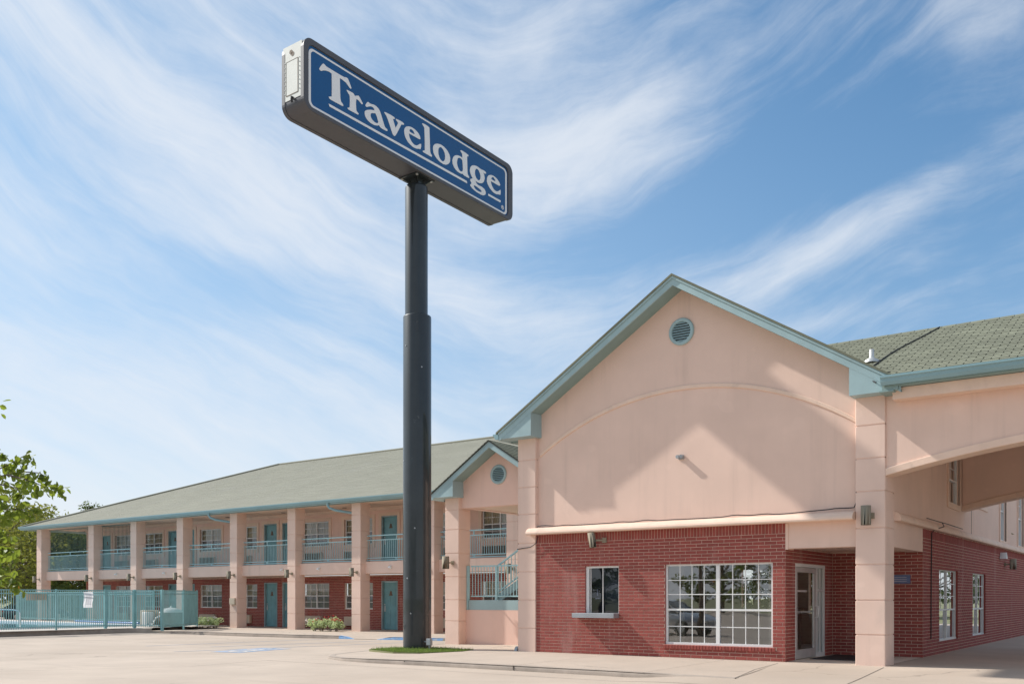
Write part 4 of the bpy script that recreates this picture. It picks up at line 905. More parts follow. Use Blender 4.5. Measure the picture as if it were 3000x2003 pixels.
for y in (3.10, 4.4):
    m_ = MB(); m_.prism([(-10.0, 1.22), (-7.1, 2.93), (-7.1, 3.20), (-10.0, 1.48)], 'y', y, y+.05); m_.build('stringer', teal, fl)
    m_ = MB(); m_.bars((-10.0, y+.02, 2.36), (-7.1, y+.02, 4.07), .05, .045); m_.bars((-10.0, y+.02, 1.56), (-7.1, y+.02, 3.27), .04); m_.build('handrail', rail_m, fl)
    for k in range(22): m_ = MB(); x = -9.9+k*.13; z = 1.56+(x+10)*.59; m_.box(x-.008, x+.008, y+.01, y+.03, z, z+.8); m_.build('baluster', rail_m, fl)

# ------------------------------------------------------------------ pole sign
PX, PY = -10.13, -.42
SG = thing('pole_sign', 'tall dark pole carrying a long blue Travelodge sign', 'sign', (PX, PY, -.06))
m_ = MB(); m_.lathe([(.386, -.12), (.386, 4), (.386, 9.02), (.378, 9.05), (.32, 9.07), (.314, 9.07)], PX, PY, 48); m_.build('lower_pole', pole_m, SG)
m_ = MB(); m_.lathe([(.312, 9.04), (.312, 12.56), (.304, 12.60), (.20, 12.63)], PX-.03, PY, 48); m_.build('upper_pole', pole_m, SG)
m_ = MB(); m_.lathe([(.17, 12.58), (.17, 12.80)], PX-.02, PY, 24)
for a in range(4):
    c, s_ = math.cos(a*math.pi/2+.785), math.sin(a*math.pi/2+.785)
    m_.add([(PX+c*.15-s_*.012, PY+s_*.15+c*.012, 12.62), (PX+c*.15+s_*.012, PY+s_*.15-c*.012, 12.62), (PX+c*.40+s_*.012, PY+s_*.40-c*.012, 12.80), (PX+c*.40-s_*.012, PY+s_*.40+c*.012, 12.80), (PX+c*.15-s_*.012, PY+s_*.15+c*.012, 12.80), (PX+c*.15+s_*.012, PY+s_*.15-c*.012, 12.80)], [(0, 1, 2, 3), (0, 3, 4), (1, 5, 2), (2, 5, 4, 3)])
m_.box(PX-.36, PX+.32, PY-.36, PY+.36, 12.795, 12.828); m_.build('mounting_plate', pole_m, SG)
m_ = MB()
for dx, dy in ((-.29, -.29), (.25, -.29), (.25, .29), (-.29, .29)): m_.lathe([(.035, 12.770), (.035, 12.795)], PX+dx, PY+dy, 8)
m_.build('bolt', galv, SG)
SY0, SY1, SZ0, SZ1, XF, XBK = -4.80, 3.48, 12.828, 14.515, -9.745, -10.50
def rrect(y0, y1, z0, z1, r, n=8):
    out = []
    for cy, cz, a0 in ((y1-r, z0+r, -90), (y1-r, z1-r, 0), (y0+r, z1-r, 90), (y0+r, z0+r, 180)):
        out += [(cy+r*math.cos(rad(a0+90*i/n)), cz+r*math.sin(rad(a0+90*i/n))) for i in range(n+1)]
    return out
def loft(m_, loops, close=False, sm=False):
    n = len(loops[0][1]); vs = [(x, y, z) for x, lp in loops for y, z in lp]
    m_.add(vs, [(i*n+k, i*n+(k+1) % n, (i+1)*n+(k+1) % n, (i+1)*n+k) for i in range(len(loops)-1) for k in range(n)], sm)
RO = .25
o1 = rrect(SY0, SY1, SZ0, SZ1, RO)
m_ = MB(); o0 = rrect(SY0+.03, SY1-.03, SZ0+.03, SZ1-.03, RO-.03); i1 = rrect(-4.665, 3.26, 12.915, 14.375, .16); i2 = rrect(-4.675, 3.27, 12.905, 14.385, .17)
loft(m_, [(XBK, o0), (XBK, o1)]); loft(m_, [(XBK, o1), (XF-.03, o1)], sm=True); m_.add([(XBK, y, z) for y, z in o0], [tuple(range(len(o0)))]); m_.build('sign_cabinet', box_m, SG)
m_ = MB(); o2 = rrect(SY0-.012, SY1+.012, SZ0-.012, SZ1+.012, RO+.01)
loft(m_, [(XF-.10, o2), (XF, o2), (XF+.012, o1), (XF+.012, i2), (XF-.03, i1)]); loft(m_, [(XF-.10, o2), (XF-.10, o1)]); loft(m_, [(XBK-.01, o1), (XBK-.01, o2), (XBK+.09, o2), (XBK+.09, o1)]); m_.build('retainer_frame', box_m, SG)
XP = -9.77
m_ = MB(); m_.add([(XP, y, z) for y, z in rrect(-4.68, 3.275, 12.90, 14.39, .17)], [tuple(range(36))]); m_.build('sign_face', sign_blue, SG)
m_ = MB(); loft(m_, [(XP+.004, rrect(-4.642, 3.225, 12.935, 14.318, .15)), (XP+.004, rrect(-4.57, 3.145, 12.985, 14.272, .11))]); m_.build('white_border', sign_white, SG)
LET = {"T":[[[-4.192,14.124],[-4.148,14.128],[-4.086,14.097],[-3.918,14.099],[-3.69,14.101],[-3.499,14.105],[-3.424,14.134],[-3.377,14.127],[-3.324,14.057],[-3.256,13.949],[-3.265,13.93],[-3.306,13.918],[-3.353,13.949],[-3.435,13.998],[-3.54,14.016],[-3.646,14.019],[-3.638,13.755],[-3.63,13.538],[-3.607,13.463],[-3.534,13.422],[-3.531,13.385],[-3.575,13.375],[-3.77,13.368],[-3.98,13.366],[-4.01,13.407],[-3.969,13.43],[-3.912,13.452],[-3.907,13.637],[-3.912,14.005],[-3.986,14.018],[-4.098,13.996],[-4.187,13.96],[-4.242,13.918],[-4.286,13.919],[-4.313,13.943],[-4.264,14.028]]],"r":[[[-3.424,13.828],[-3.388,13.841],[-3.188,13.85],[-3.14,13.801],[-3.092,13.831],[-3.008,13.867],[-2.96,13.827],[-2.863,13.734],[-2.881,13.707],[-2.917,13.702],[-2.984,13.739],[-3.044,13.756],[-3.092,13.744],[-3.104,13.644],[-3.092,13.476],[-3.068,13.443],[-3.008,13.425],[-3.026,13.382],[-3.211,13.378],[-3.365,13.374],[-3.391,13.406],[-3.318,13.441],[-3.306,13.601],[-3.318,13.742],[-3.383,13.786]]],"a":[[[-2.711,13.836],[-2.668,13.857],[-2.634,13.845],[-2.592,13.842],[-2.481,13.871],[-2.386,13.869],[-2.299,13.841],[-2.247,13.79],[-2.186,13.681],[-2.12,13.554],[-2.08,13.478],[-2.045,13.455],[-1.983,13.444],[-1.969,13.418],[-2.001,13.39],[-2.08,13.386],[-2.203,13.382],[-2.264,13.409],[-2.282,13.428],[-2.36,13.387],[-2.463,13.358],[-2.592,13.36],[-2.702,13.388],[-2.77,13.438],[-2.799,13.504],[-2.799,13.558],[-2.761,13.607],[-2.694,13.647],[-2.592,13.693],[-2.45,13.738],[-2.463,13.772],[-2.515,13.793],[-2.583,13.782],[-2.668,13.74],[-2.719,13.706],[-2.761,13.706],[-2.774,13.737]],[[-2.579,13.605],[-2.532,13.634],[-2.42,13.676],[-2.386,13.646],[-2.343,13.567],[-2.312,13.506],[-2.325,13.47],[-2.369,13.443],[-2.446,13.438],[-2.532,13.464],[-2.579,13.505],[-2.596,13.559]]],"v":[[[-2.1,13.832],[-2.069,13.856],[-1.901,13.868],[-1.742,13.868],[-1.699,13.849],[-1.71,13.826],[-1.774,13.8],[-1.731,13.714],[-1.672,13.605],[-1.581,13.761],[-1.586,13.788],[-1.661,13.824],[-1.656,13.852],[-1.527,13.865],[-1.396,13.866],[-1.344,13.843],[-1.364,13.813],[-1.451,13.788],[-1.527,13.657],[-1.613,13.504],[-1.677,13.408],[-1.71,13.38],[-1.763,13.385],[-1.805,13.434],[-1.88,13.572],[-1.953,13.689],[-2.016,13.779],[-2.069,13.809]]],"e":[[[-1.342,13.657],[-1.331,13.729],[-1.276,13.8],[-1.176,13.852],[-1.043,13.88],[-0.908,13.87],[-0.784,13.829],[-0.716,13.765],[-0.699,13.703],[-0.733,13.682],[-0.908,13.677],[-1.16,13.671],[-1.143,13.587],[-1.065,13.498],[-0.953,13.451],[-0.863,13.464],[-0.795,13.506],[-0.716,13.571],[-0.67,13.577],[-0.676,13.499],[-0.699,13.429],[-0.761,13.416],[-0.886,13.375],[-1.032,13.375],[-1.176,13.416],[-1.287,13.5],[-1.331,13.58]],[[-1.143,13.764],[-1.104,13.81],[-1.043,13.823],[-0.976,13.797],[-0.931,13.747],[-0.965,13.73],[-1.065,13.724],[-1.132,13.734]]],"l":[[[-0.642,14.149],[-0.601,14.166],[-0.481,14.176],[-0.336,14.163],[-0.33,14.021],[-0.317,13.786],[-0.305,13.518],[-0.281,13.471],[-0.228,13.443],[-0.238,13.399],[-0.287,13.393],[-0.445,13.396],[-0.589,13.393],[-0.607,13.426],[-0.523,13.466],[-0.523,13.705],[-0.535,13.939],[-0.543,14.078],[-0.589,14.108]]],"o":[[[-0.189,13.635],[-0.177,13.72],[-0.116,13.797],[-0.004,13.852],[0.133,13.886],[0.271,13.879],[0.41,13.835],[0.512,13.759],[0.551,13.659],[0.538,13.555],[0.474,13.473],[0.359,13.406],[0.233,13.383],[0.083,13.4],[-0.054,13.445],[-0.153,13.52]],[[0.033,13.689],[0.051,13.745],[0.108,13.803],[0.17,13.815],[0.245,13.787],[0.309,13.722],[0.331,13.633],[0.321,13.547],[0.283,13.484],[0.22,13.448],[0.145,13.456],[0.083,13.505],[0.039,13.586]]],"d":[[[0.995,14.052],[1.05,14.078],[1.239,14.076],[1.359,14.062],[1.367,14.025],[1.303,13.999],[1.311,13.785],[1.319,13.528],[1.343,13.487],[1.399,13.447],[1.391,13.409],[1.287,13.402],[1.16,13.405],[1.097,13.427],[1.019,13.403],[0.879,13.406],[0.74,13.453],[0.655,13.549],[0.64,13.641],[0.686,13.756],[0.77,13.827],[0.879,13.871],[0.988,13.886],[1.089,13.875],[1.082,13.986],[1.035,14.013]],[[0.855,13.712],[0.879,13.785],[0.956,13.831],[1.035,13.834],[1.089,13.806],[1.105,13.688],[1.113,13.532],[1.074,13.483],[1.011,13.459],[0.941,13.478],[0.871,13.561],[0.845,13.639]]],"g":[[[1.431,13.649],[1.447,13.735],[1.511,13.814],[1.624,13.867],[1.755,13.89],[1.886,13.878],[1.969,13.873],[2.102,13.887],[2.177,13.874],[2.194,13.839],[2.144,13.81],[2.06,13.815],[2.11,13.747],[2.127,13.661],[2.085,13.554],[2.002,13.483],[1.886,13.442],[1.771,13.431],[1.681,13.444],[1.738,13.379],[1.837,13.363],[1.985,13.375],[2.119,13.351],[2.177,13.29],[2.169,13.215],[2.085,13.155],[1.969,13.13],[1.755,13.132],[1.56,13.164],[1.455,13.207],[1.447,13.249],[1.511,13.307],[1.455,13.357],[1.447,13.404],[1.56,13.47],[1.495,13.522],[1.447,13.585]],[[1.665,13.726],[1.714,13.799],[1.771,13.82],[1.853,13.795],[1.911,13.725],[1.932,13.651],[1.911,13.562],[1.861,13.514],[1.804,13.503],[1.722,13.534],[1.665,13.615]],[[1.608,13.272],[1.649,13.296],[1.788,13.29],[1.936,13.266],[1.994,13.241],[1.952,13.206],[1.853,13.186],[1.706,13.195],[1.624,13.232]]],"E":[[[2.23,13.629],[2.248,13.745],[2.311,13.828],[2.419,13.878],[2.564,13.904],[2.729,13.875],[2.84,13.815],[2.886,13.754],[2.868,13.714],[2.803,13.702],[2.419,13.697],[2.455,13.6],[2.564,13.507],[2.674,13.485],[2.766,13.512],[2.905,13.611],[2.914,13.542],[2.895,13.452],[2.803,13.436],[2.692,13.403],[2.546,13.407],[2.383,13.465],[2.275,13.547]],[[2.437,13.78],[2.491,13.844],[2.564,13.854],[2.628,13.817],[2.655,13.777],[2.601,13.763],[2.491,13.762]]],"bar":[[[-4.01,13.244],[1.286,13.292],[1.31,13.227],[-3.982,13.185]]],"bar2":[[[2.302,13.283],[2.923,13.289],[2.895,13.224],[2.293,13.226]]]}
def letter(name, loops, parent):
    cu = bpy.data.curves.new(name, 'CURVE'); cu.dimensions = '2D'; cu.fill_mode = 'BOTH'; cu.extrude = .003
    for lp in loops:
        sp = cu.splines.new('POLY'); sp.points.add(len(lp)-1); sp.use_cyclic_u = True
        for q, (y, z) in zip(sp.points, lp): q.co = (y, z, 0, 1)
    t_ = bpy.data.objects.new(name, cu); COL.objects.link(t_)
    me = bpy.data.meshes.new_from_object(t_.evaluated_get(bpy.context.evaluated_depsgraph_get())); bpy.data.objects.remove(t_); bpy.data.curves.remove(cu)
    ys = [v.co.x for v in me.vertices]; zs = [v.co.y for v in me.vertices]; cy, cz = (min(ys)+max(ys))/2, (min(zs)+max(zs))/2
    for v in me.vertices: v.co = (v.co.z, v.co.x-cy, v.co.y-cz)
    me.name = name; me.materials.clear(); me.materials.append(sign_white)
    link(name, me, (XP+.005, cy, cz), parent)
def rounded(lp):            # soften traced outlines a little
    out = []
    n = len(lp)
    for i in range(n):
        a, b, c = Vector(lp[i-1]), Vector(lp[i]), Vector(lp[(i+1) % n])
        ang = (b-a).angle(c-b) if (b-a).length > 0 and (c-b).length > 0 else 0
        if ang < 1.0: out += [tuple(b+(a-b)*.22), tuple(b*.86+(a+c)*.07) if ang < .7 else tuple(b*.9+(a+c)*.05), tuple(b+(c-b)*.22)]
        else: out.append(tuple(b))
    return out
for k in 'TravelodgE':
    letter('letter', [rounded(l) for l in LET[k]], SG)
letter('underline', LET['bar'], SG); letter('underline', LET['bar2'], SG)
ry0, rz0 = 3.005, 13.115
letter('registered_mark', [[(ry0+.062*math.cos(a*.4488), rz0+.062*math.sin(a*.4488)) for a in range(14)], [(ry0+.046*math.cos(a*.4488), rz0+.046*math.sin(a*.4488)) for a in range(14)]], SG)
letter('registered_mark', [[(ry0-.022, rz0-.032), (ry0-.010, rz0-.032), (ry0-.010, rz0-.004), (ry0+.002, rz0-.004), (ry0+.014, rz0-.032), (ry0+.028, rz0-.032), (ry0+.013, rz0-.001), (ry0+.024, rz0+.016), (ry0+.012, rz0+.032), (ry0-.022, rz0+.032)]], SG)
# end panel, pale from painted-in sky reflection, with its hatch, rivets and vents
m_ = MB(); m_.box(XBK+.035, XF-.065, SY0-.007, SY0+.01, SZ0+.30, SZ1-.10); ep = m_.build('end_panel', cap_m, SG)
m_ = MB(); xa, xb, za, zb = XBK+.14, XF-.20, 13.25, 14.05
m_.box(xb-.012, xb+.010, SY0-.012, SY0-.006, za, zb); m_.box(xa, xb, SY0-.012, SY0-.006, za-.01, za+.008); m_.box(xa-.008, xa+.004, SY0-.010, SY0-.006, za, zb); m_.box(xa, xb, SY0-.010, SY0-.006, zb-.004, zb+.004); m_.build('hatch_seam', tan_dark, ep)
m_ = MB()
for k in range(8):
    for x in (xa-.05, xb+.05): m_.box(x-.009, x+.009, SY0-.014, SY0-.006, za+.05+k*.105, za+.066+k*.105)
m_.build('rivet', greym, ep)
m_ = MB()
for x, z in ((-10.19, 14.25), (-10.13, 14.19)): m_.add([(x+.055*math.cos(a*.5236), SY0-.010, z+.055*math.sin(a*.5236)) for a in range(12)], [tuple(range(12))])
m_.build('vent_hole', tan_dark, ep)
m_ = MB(); m_.tube([(-10.12, SY0-.005, 13.15), (-10.12, SY0-.06, 13.15), (-10.10, SY0-.07, 13.06), (-10.10, SY0-.05, 13.02)], .028, 8); m_.build('conduit', black, ep)
for zz in (2.85, 4.3, 6.9, .95, 2.2): pass
m_ = MB()
for a, z in ((-58, 3.25), (-92, 1.9), (-30, 7.6), (-100, 8.2), (-120, 5.1), (-75, .95)):
    c, s_ = math.cos(rad(a)), math.sin(rad(a)); m_.tube([(PX+c*.384, PY+s_*.384, z), (PX+c*.394, PY+s_*.394, z)], .022, 8)
m_.build('pole_stud', greym, SG)
m_ = MB(); m_.box(-9.56, -9.42, -.70, -.60, .10, .28, bev=.01); m_.tube([(-9.49, -.65, -.05), (-9.49, -.65, .11)], .022, 8); m_.tube([(-9.58, -.63, .19), (-9.72, -.58, .19)], .02, 8)
tag(m_.build('junction_box', greym), 'small grey electrical box on a stub pipe at the foot of the sign pole', 'electrical box')
# turf mat round the pole
TP = [(-10.85, -1.55), (-9.5, -2.05), (-8.75, -1.95), (-8.25, -.75), (-8.45, -.05), (-10.0, .1), (-10.75, -.6)]
m_ = MB(); m_.prism(TP, 'z', -.09, -.015); tag(m_.build('turf_edge', earth), kind='structure')
def inside(x, y, pl):
    c = False; n = len(pl)
    for i in range(n):
        (x1, y1), (x2, y2) = pl[i], pl[i-1]
        if (y1 > y) != (y2 > y) and x < (x2-x1)*(y-y1)/(y2-y1)+x1: c = not c
    return c
m_ = MB(); rg = random.Random(3)
m_.add([(x, y, -.012) for x, y in TP], [tuple(range(len(TP)))])
for _ in range(15000):
    x, y = rg.uniform(-10.95, -8.05), rg.uniform(-2.25, .15)
    if not inside(x, y, TP) or math.hypot(x-PX, y-PY) < .4: continue
    a = rg.uniform(0, 6.28); h = rg.uniform(.012, .05) if rg.random() < .85 else rg.uniform(.05, .10); w = .006; dx, dy = rg.uniform(-.03, .03), rg.uniform(-.03, .03)
    m_.add([(x-w*math.cos(a), y-w*math.sin(a), -.015), (x+w*math.cos(a), y+w*math.sin(a), -.015), (x+dx, y+dy, -.015+h)], [(0, 1, 2)])
tag(m_.build('grass', grass_m), kind='stuff')

# ------------------------------------------------------------------ pool, fence and what stands behind it
m_ = MB(); m_.box(-46, -33.2, -4, 5.2, .051, .055); tag(m_.build('pool_water', water), kind='structure')
m_ = MB()
for (a, b, c, d) in ((-46.3, -32.9, 5.2, 5.6), (-46.3, -32.9, -4.4, -4), (-46.3, -46, -4, 5.2), (-33.2, -32.9, -4, 5.2)): m_.box(a, b, c, d, .045, .13)
tag(m_.build('pool_edge', coping), kind='structure')
me_p = None
def fence(name, p, q, label, z0=.05, h=1.66, group=None, gap=.092, posts=(0, 1), sep=.16, cat='fence', pw=.06):
    """upright pickets between rails from p to q"""
    global me_p
    f = thing(name, label, cat, (*((Vector(p)+Vector(q))/2), z0), group); p = Vector(p); q = Vector(q); L_ = (q-p).length
    for z in (z0+h-.02, z0+h-sep, z0+.14):
        m_ = MB(); m_.bars((*p, z), (*q, z), .035, .04); m_.build('rail', fence_m, f)
    for t in posts:
        c = p+(q-p)*t; m_ = MB(); m_.box(c.x-pw/2, c.x+pw/2, c.y-pw/2, c.y+pw/2, z0-.1, z0+h+.02); m_.build('post', fence_m, f)
    if me_p is None:
        t = MB(); t.box(-.011, .011, -.011, .011, 0, 1.6); me_p = bpy.data.meshes.new('picket'); me_p.from_pydata(t.V, [], t.F); me_p.materials.append(fence_m)
    n = int(L_/gap)
    for k in range(1, n): c = p+(q-p)*k/n; link('picket', me_p, (c.x, c.y, z0+.05), f)
    return f
F0, F1, F2, F3, F4, F5 = (-31.1, -6.5), (-30.75, .48), (-30.95, 2.75), (-30.3, 3.72), (-28.9, 4.15), (-29.75, 5.8)
fg = 'teal picket fencing round the pool'
fence('pool_fence', F0, F1, 'long teal picket fence along the pool kerb left of the lone corner post', group=fg, posts=(.5, 1.0))
fence('pool_fence', F1, F2, 'teal picket fence panel carrying the curled white notice', group=fg, posts=(.999,))
fence('pool_gate', F2, F3, 'closed teal picket gate between thick posts right of the curled notice', cat='gate', posts=(0, 1), pw=.10, gap=.085)
fence('pool_fence', F3, F4, 'teal picket panel in front of the white pool equipment', group=fg, posts=(1,), pw=.10)
fence('pool_fence', F4, F5, 'short teal picket panel in front of the rounded filter tank', group=fg, posts=(1,))
F6 = (-31.15, 7.5)
fence('pool_fence', F5, F6, 'close set teal picket panel at the end beside the pale shrubs', group=fg, posts=(1,), gap=.05)
fence('pool_fence', F6, (-34.6, 9.05), 'teal picket panel running back from the filter tank to the column', group=fg, posts=())
fence('pool_fence', (-50, 8.35), (-36, 8.35), 'far teal picket fence behind the pool below the balcony', group=fg, posts=(0, .25, .5, .75, 1))
m_ = MB(); m_.bars((-30.70, 1.45, 1.12), (-30.70, 1.45, 1.58), .005); 
m_ = MB(); vs = []
for i in range(7):
    zz = 1.62-.66*i/6; b = .05*math.sin(i*.9); vs += [(-30.71+b, 1.62+.02*i/6, zz), (-30.68+b*.5, 2.02+.02*math.sin(i), zz)]
m_.add(vs, [(2*i, 2*i+1, 2*i+3, 2*i+2) for i in range(6)], True); nt = tag(m_.build('fence_notice', paperm), 'curled white paper notice hung on the teal pool fence', 'notice')
m_ = MB()
for k in range(9): m_.box(-30.665, -30.66, 1.70, 1.95, 1.10+k*.05, 1.115+k*.05)
m_.build('print', ink, nt)
m_ = MB(); m_.box(-30.84, -30.81, -.72, .12, 1.28, 1.55, bev=.004); tag(m_.build('fence_sign', almond), 'blank cream sign board seen through the pool fence pickets', 'sign')
m_ = MB(); 
m_.tube([(-36.2, .2, .05), (-36.2, .2, .66), (-36.15, .28, .80), (-36.0, .5, .86), (-35.6, 1.1, .84), (-35.45, 1.25, .80), (-35.4, 1.3, .66), (-35.4, 1.3, .05)], .03, 10); tag(m_.build('pool_handrail', chrome), 'bent chrome handrail at the pool steps behind the fence', 'handrail')
ft = thing('filter_tank', 'rounded dark pool filter tank with a white lid behind the fence', 'tank', (-31.0, 6.0, .05))
m_ = MB(); m_.lathe([(.02, .05), (.52, .05), (.56, .2), (.56, .62), (.52, .70)], -31.0, 6.0, 28); m_.build('tank_body', tan_dark, ft)
m_ = MB(); m_.lathe([(.52, .70), (.45, .80), (.3, .88), (.12, .92), (.06, .93), (.06, 1.0), (.01, 1.0)], -31.0, 6.0, 28); m_.build('tank_lid', white, ft)
pe = thing('pump_unit', 'white pool pump and heater boxes standing behind the fence panel', 'pump', (-31.6, 5.4, .05))
m_ = MB(); m_.box(-32.2, -31.75, 5.2, 5.9, .1, .8, bev=.02); m_.build('heater_box', almond, pe)
m_ = MB(); m_.box(-31.70, -31.35, 4.95, 5.35, .1, .72, bev=.03)
for k in range(5): m_.box(-31.68, -31.37, 4.935, 4.95, .25+k*.08, .29+k*.08)
m_.build('pump_box', white, pe)
m_ = MB(); m_.tube([(-31.3, 5.1, .18), (-30.9, 5.0, .18), (-30.7, 5.0, .45), (-30.9, 5.5, .6)], .035, 8); m_.tube([(-32.3, 5.0, .12), (-31.0, 4.9, .10)], .04, 8); m_.build('pump_pipe', white, pe)
m_ = MB(); m_.box(-30.72, -30.32, 9.0, 9.095, 1.05, 1.36, bev=.01); tag(m_.build('meter_box', almond), 'small cream meter box on the column behind the filter tank', 'meter box')
m_ = MB(); m_.box(-35.5, -33.6, 7.0, 7.3, .08, .16); m_.tube([(-40, 6.4, .17), (-36, 5.9, .17), (-33.6, 6.0, .17)], .05, 8); tag(m_.build('pool_hose', pool_t), 'blue hose lying on the pool deck behind the fence', 'hose')

# ------------------------------------------------------------------ cars
def car(name, label, loc, rot, paint, group=None):
    """small saloon; local x forward, 4.5 m long"""
    c = thing(name, label, 'car', loc, group); c.rotation_euler = (0, 0, rot); base = WP[c.name].copy(); WP[c.name] = Vector((0, 0, 0))
    st = [(-2.22, .40, .62, .78), (-2.15, .30, .70, .90), (-1.7, .26, .84, .98), (-.9, .25, .88, .97), (.2, .25, .89, .95), (1.0, .25, .885, .93), (1.6, .26, .85, .86), (2.05, .30, .74, .74), (2.22, .38, .58, .60)]
    m_ = MB(); vs = []
    for x, zb, w, zt in st:
        vs += [(x, -w*.92, zb), (x, -w, zb+.18), (x, -w, zt-.16), (x, -w*.93, zt-.03), (x, -w*.6, zt+.01), (x, w*.6, zt+.01), (x, w*.93, zt-.03), (x, w, zt-.16), (x, w, zb+.18), (x, w*.92, zb)]
    n = 10; m_.add(vs, [(i*n+k, i*n+(k+1) % n, (i+1)*n+(k+1) % n, (i+1)*n+k) for i in range(len(st)-1) for k in range(n)], True)
    m_.add(vs[:n], [tuple(range(n))]); m_.add(vs[-n:], [tuple(range(n))]); m_.build('body', paint, c)
    gs = [(-1.75, .70, .95, .97), (-1.05, .66, .93, 1.36), (-.4, .64, .93, 1.45), (.2, .64, .92, 1.44), (.45, .66, .92, 1.38), (1.15, .72, .90, .95)]
    m_ = MB(); vs = []
    for x, w, zb, zt in gs: vs += [(x, -.80, zb), (x, -w*.92, zt-.03), (x, -w*.7, zt), (x, w*.7, zt), (x, w*.92, zt-.03), (x, .80, zb)]
    m_.add(vs, [(i*6+k, i*6+k+1, (i+1)*6+k+1, (i+1)*6+k) for i in range(len(gs)-1) for k in range(5)], True); m_.build('window_band', car_gl, c)
    m_ = MB(); vs = []
    for x, w, zb, zt in gs[1:5]: vs += [(x, -w*.93, zt-.028), (x, -w*.7, zt+.012), (x, w*.7, zt+.012), (x, w*.93, zt-.028)]
    m_.add(vs, [(i*4+k, i*4+k+1, (i+1)*4+k+1, (i+1)*4+k) for i in range(3) for k in range(3)], True)
    for s_ in (-1, 1):
        for x0, x1, z0, z1 in ((-1.75, -1.05, .95, 1.34), (-.30, -.28, .93, 1.42), (1.15, .45, .92, 1.36)): m_.bars((x0, s_*.80, z0), (x1, s_*.62, z1), .05)
    m_.build('roof', paint, c)
    for x in (-1.35, 1.35):
        for s_ in (-1, 1):
            m_ = MB(); pr = [(.20, .72), (.31, .73), (.33, .77), (.33, .86), (.31, .90), (.2, .90)]; k_ = 24
            m_.add([(x+r*math.cos(6.2832*k/k_), s_*y, .33+r*math.sin(6.2832*k/k_)) for r, y in pr for k in range(k_)], [(i*k_+k, i*k_+(k+1) % k_, (i+1)*k_+(k+1) % k_, (i+1)*k_+k) for i in range(5) for k in range(k_)], True); w = m_.build('wheel', tyre_m, c)
            m_ = MB(); m_.add([(x+.21*math.cos(6.2832*k/k_), s_*.885, .33+.21*math.sin(6.2832*k/k_)) for k in range(k_)], [tuple(range(k_))]); m_.build('rim', galv, w)
    for s_ in (-1, 1):
        m_ = MB(); m_.box(2.06, 2.20, s_*.42, s_*.66, .56, .68, bev=.03); m_.build('headlight', headl, c)
        m_ = MB(); m_.box(-2.24, -2.12, s_*.45, s_*.68, .66, .80, bev=.02); m_.build('tail_light', tail, c)
        m_ = MB(); m_.box(.75, .90, s_*.84, s_*1.0, .95, 1.06, bev=.03); m_.build('door_mirror', paint, c)
    WP[c.name] = base
    return c
car('parked_car', 'dark car standing beyond the pool, seen through the teal pickets', (-60.2, 14.5, -.28), rad(80), car_dk)
car('parked_car', 'silver car parked in front of the office, mirrored in the lobby window', (-10.6, -15.2, -.15), rad(8), car_sil)

# ------------------------------------------------------------------ trees and shrubs
def leafquads(m_, rg, c, n, spread, size, flat_=.6):
    for _ in range(n):
        while True:
            d = Vector((rg.uniform(-1, 1), rg.uniform(-1, 1), rg.uniform(-1, 1)))
            if d.length < 1: break
        q = Vector(c)+Vector((d.x*spread[0], d.y*spread[1], d.z*spread[2])); s_ = size*rg.uniform(.6, 1.35)
        u = Vector((rg.gauss(0, 1), rg.gauss(0, 1), rg.gauss(0, flat_))).normalized(); v = u.cross(Vector((rg.gauss(0, 1), rg.gauss(0, 1), rg.gauss(0, 1)))).normalized()
        m_.add([q-u*s_, q-u*s_*.1+v*s_*.42, q+u*s_, q-u*s_*.1-v*s_*.42], [(0, 1, 2, 3)])
def tree(loc, h, r, label, seed, mat, nclump=95, leaves=75, group='trees beyond the guest wing', lsize=.17, lo=.16):
    rg = random.Random(seed); t = thing('broadleaf_tree', label, 'tree', loc, group); x0, y0, z0 = loc
    tr = MB(); cr = MB()
    tr.tube([(x0, y0, z0-.2), (x0+.1, y0, z0+h*.2), (x0-.1, y0+.1, z0+h*.45), (x0+.1, y0, z0+h*.75)], h*.032, 10, r2=h*.010)
    for k in range(nclump):
        a = rg.uniform(0, 6.283); f = rg.uniform(lo, 1.0); rr = r*(1-abs(f-.48)*1.15)**.75*math.sqrt(rg.uniform(.12, 1)); rr = max(.2, rr.real if isinstance(rr, complex) else rr)
        c = (x0+rr*math.cos(a), y0+rr*math.sin(a), z0+h*f); s_ = rg.uniform(.55, 1.15)*r*.24
        leafquads(cr, rg, c, leaves, (s_, s_, s_*.62), lsize)
        if k % 4 == 0: tr.tube([(x0, y0, z0+h*f*.55), (x0+(c[0]-x0)*.5, y0+(c[1]-y0)*.5, z0+h*f*.8), c], h*.008, 5, r2=h*.002)
    for k in range(60):
        a = rg.uniform(0, 6.283); f = rg.uniform(.55, 1.0); rr = r*(1-abs(f-.48)*1.1)*1.0
        leafquads(cr, rg, (x0+rr*math.cos(a)*1.1, y0+rr*math.sin(a)*1.1, z0+h*f+.3), 10, (.5, .5, .35), lsize*.9)
    tr.build('trunk', bark, t); cr.build('crown', mat, t)
def wpos(px, depth, z=-.3): p = campos+cR*((px-1500)/2740*depth)+cF*depth; return (p.x, p.y, z)
tree(wpos(-70, 66), 9.2, 5.4, 'bushy yellow green tree left of the far end of the wing', 11, leaf_b)
tree(wpos(75, 74), 8.6, 5.0, 'yellowing leafy tree whose crown meets the low end of the roof', 12, leaf_b)
tree(wpos(45, 84), 8.0, 5.4, 'dark green tree filling the gap behind the outermost column', 13, leaf_a)
tree(wpos(180, 80), 7.6, 4.8, 'dark tree seen through the open end bay of the balcony', 14, leaf_a)
tree(wpos(245, 78), 7.2, 4.6, 'green tree behind the second column of the end bay', 15, leaf_a)
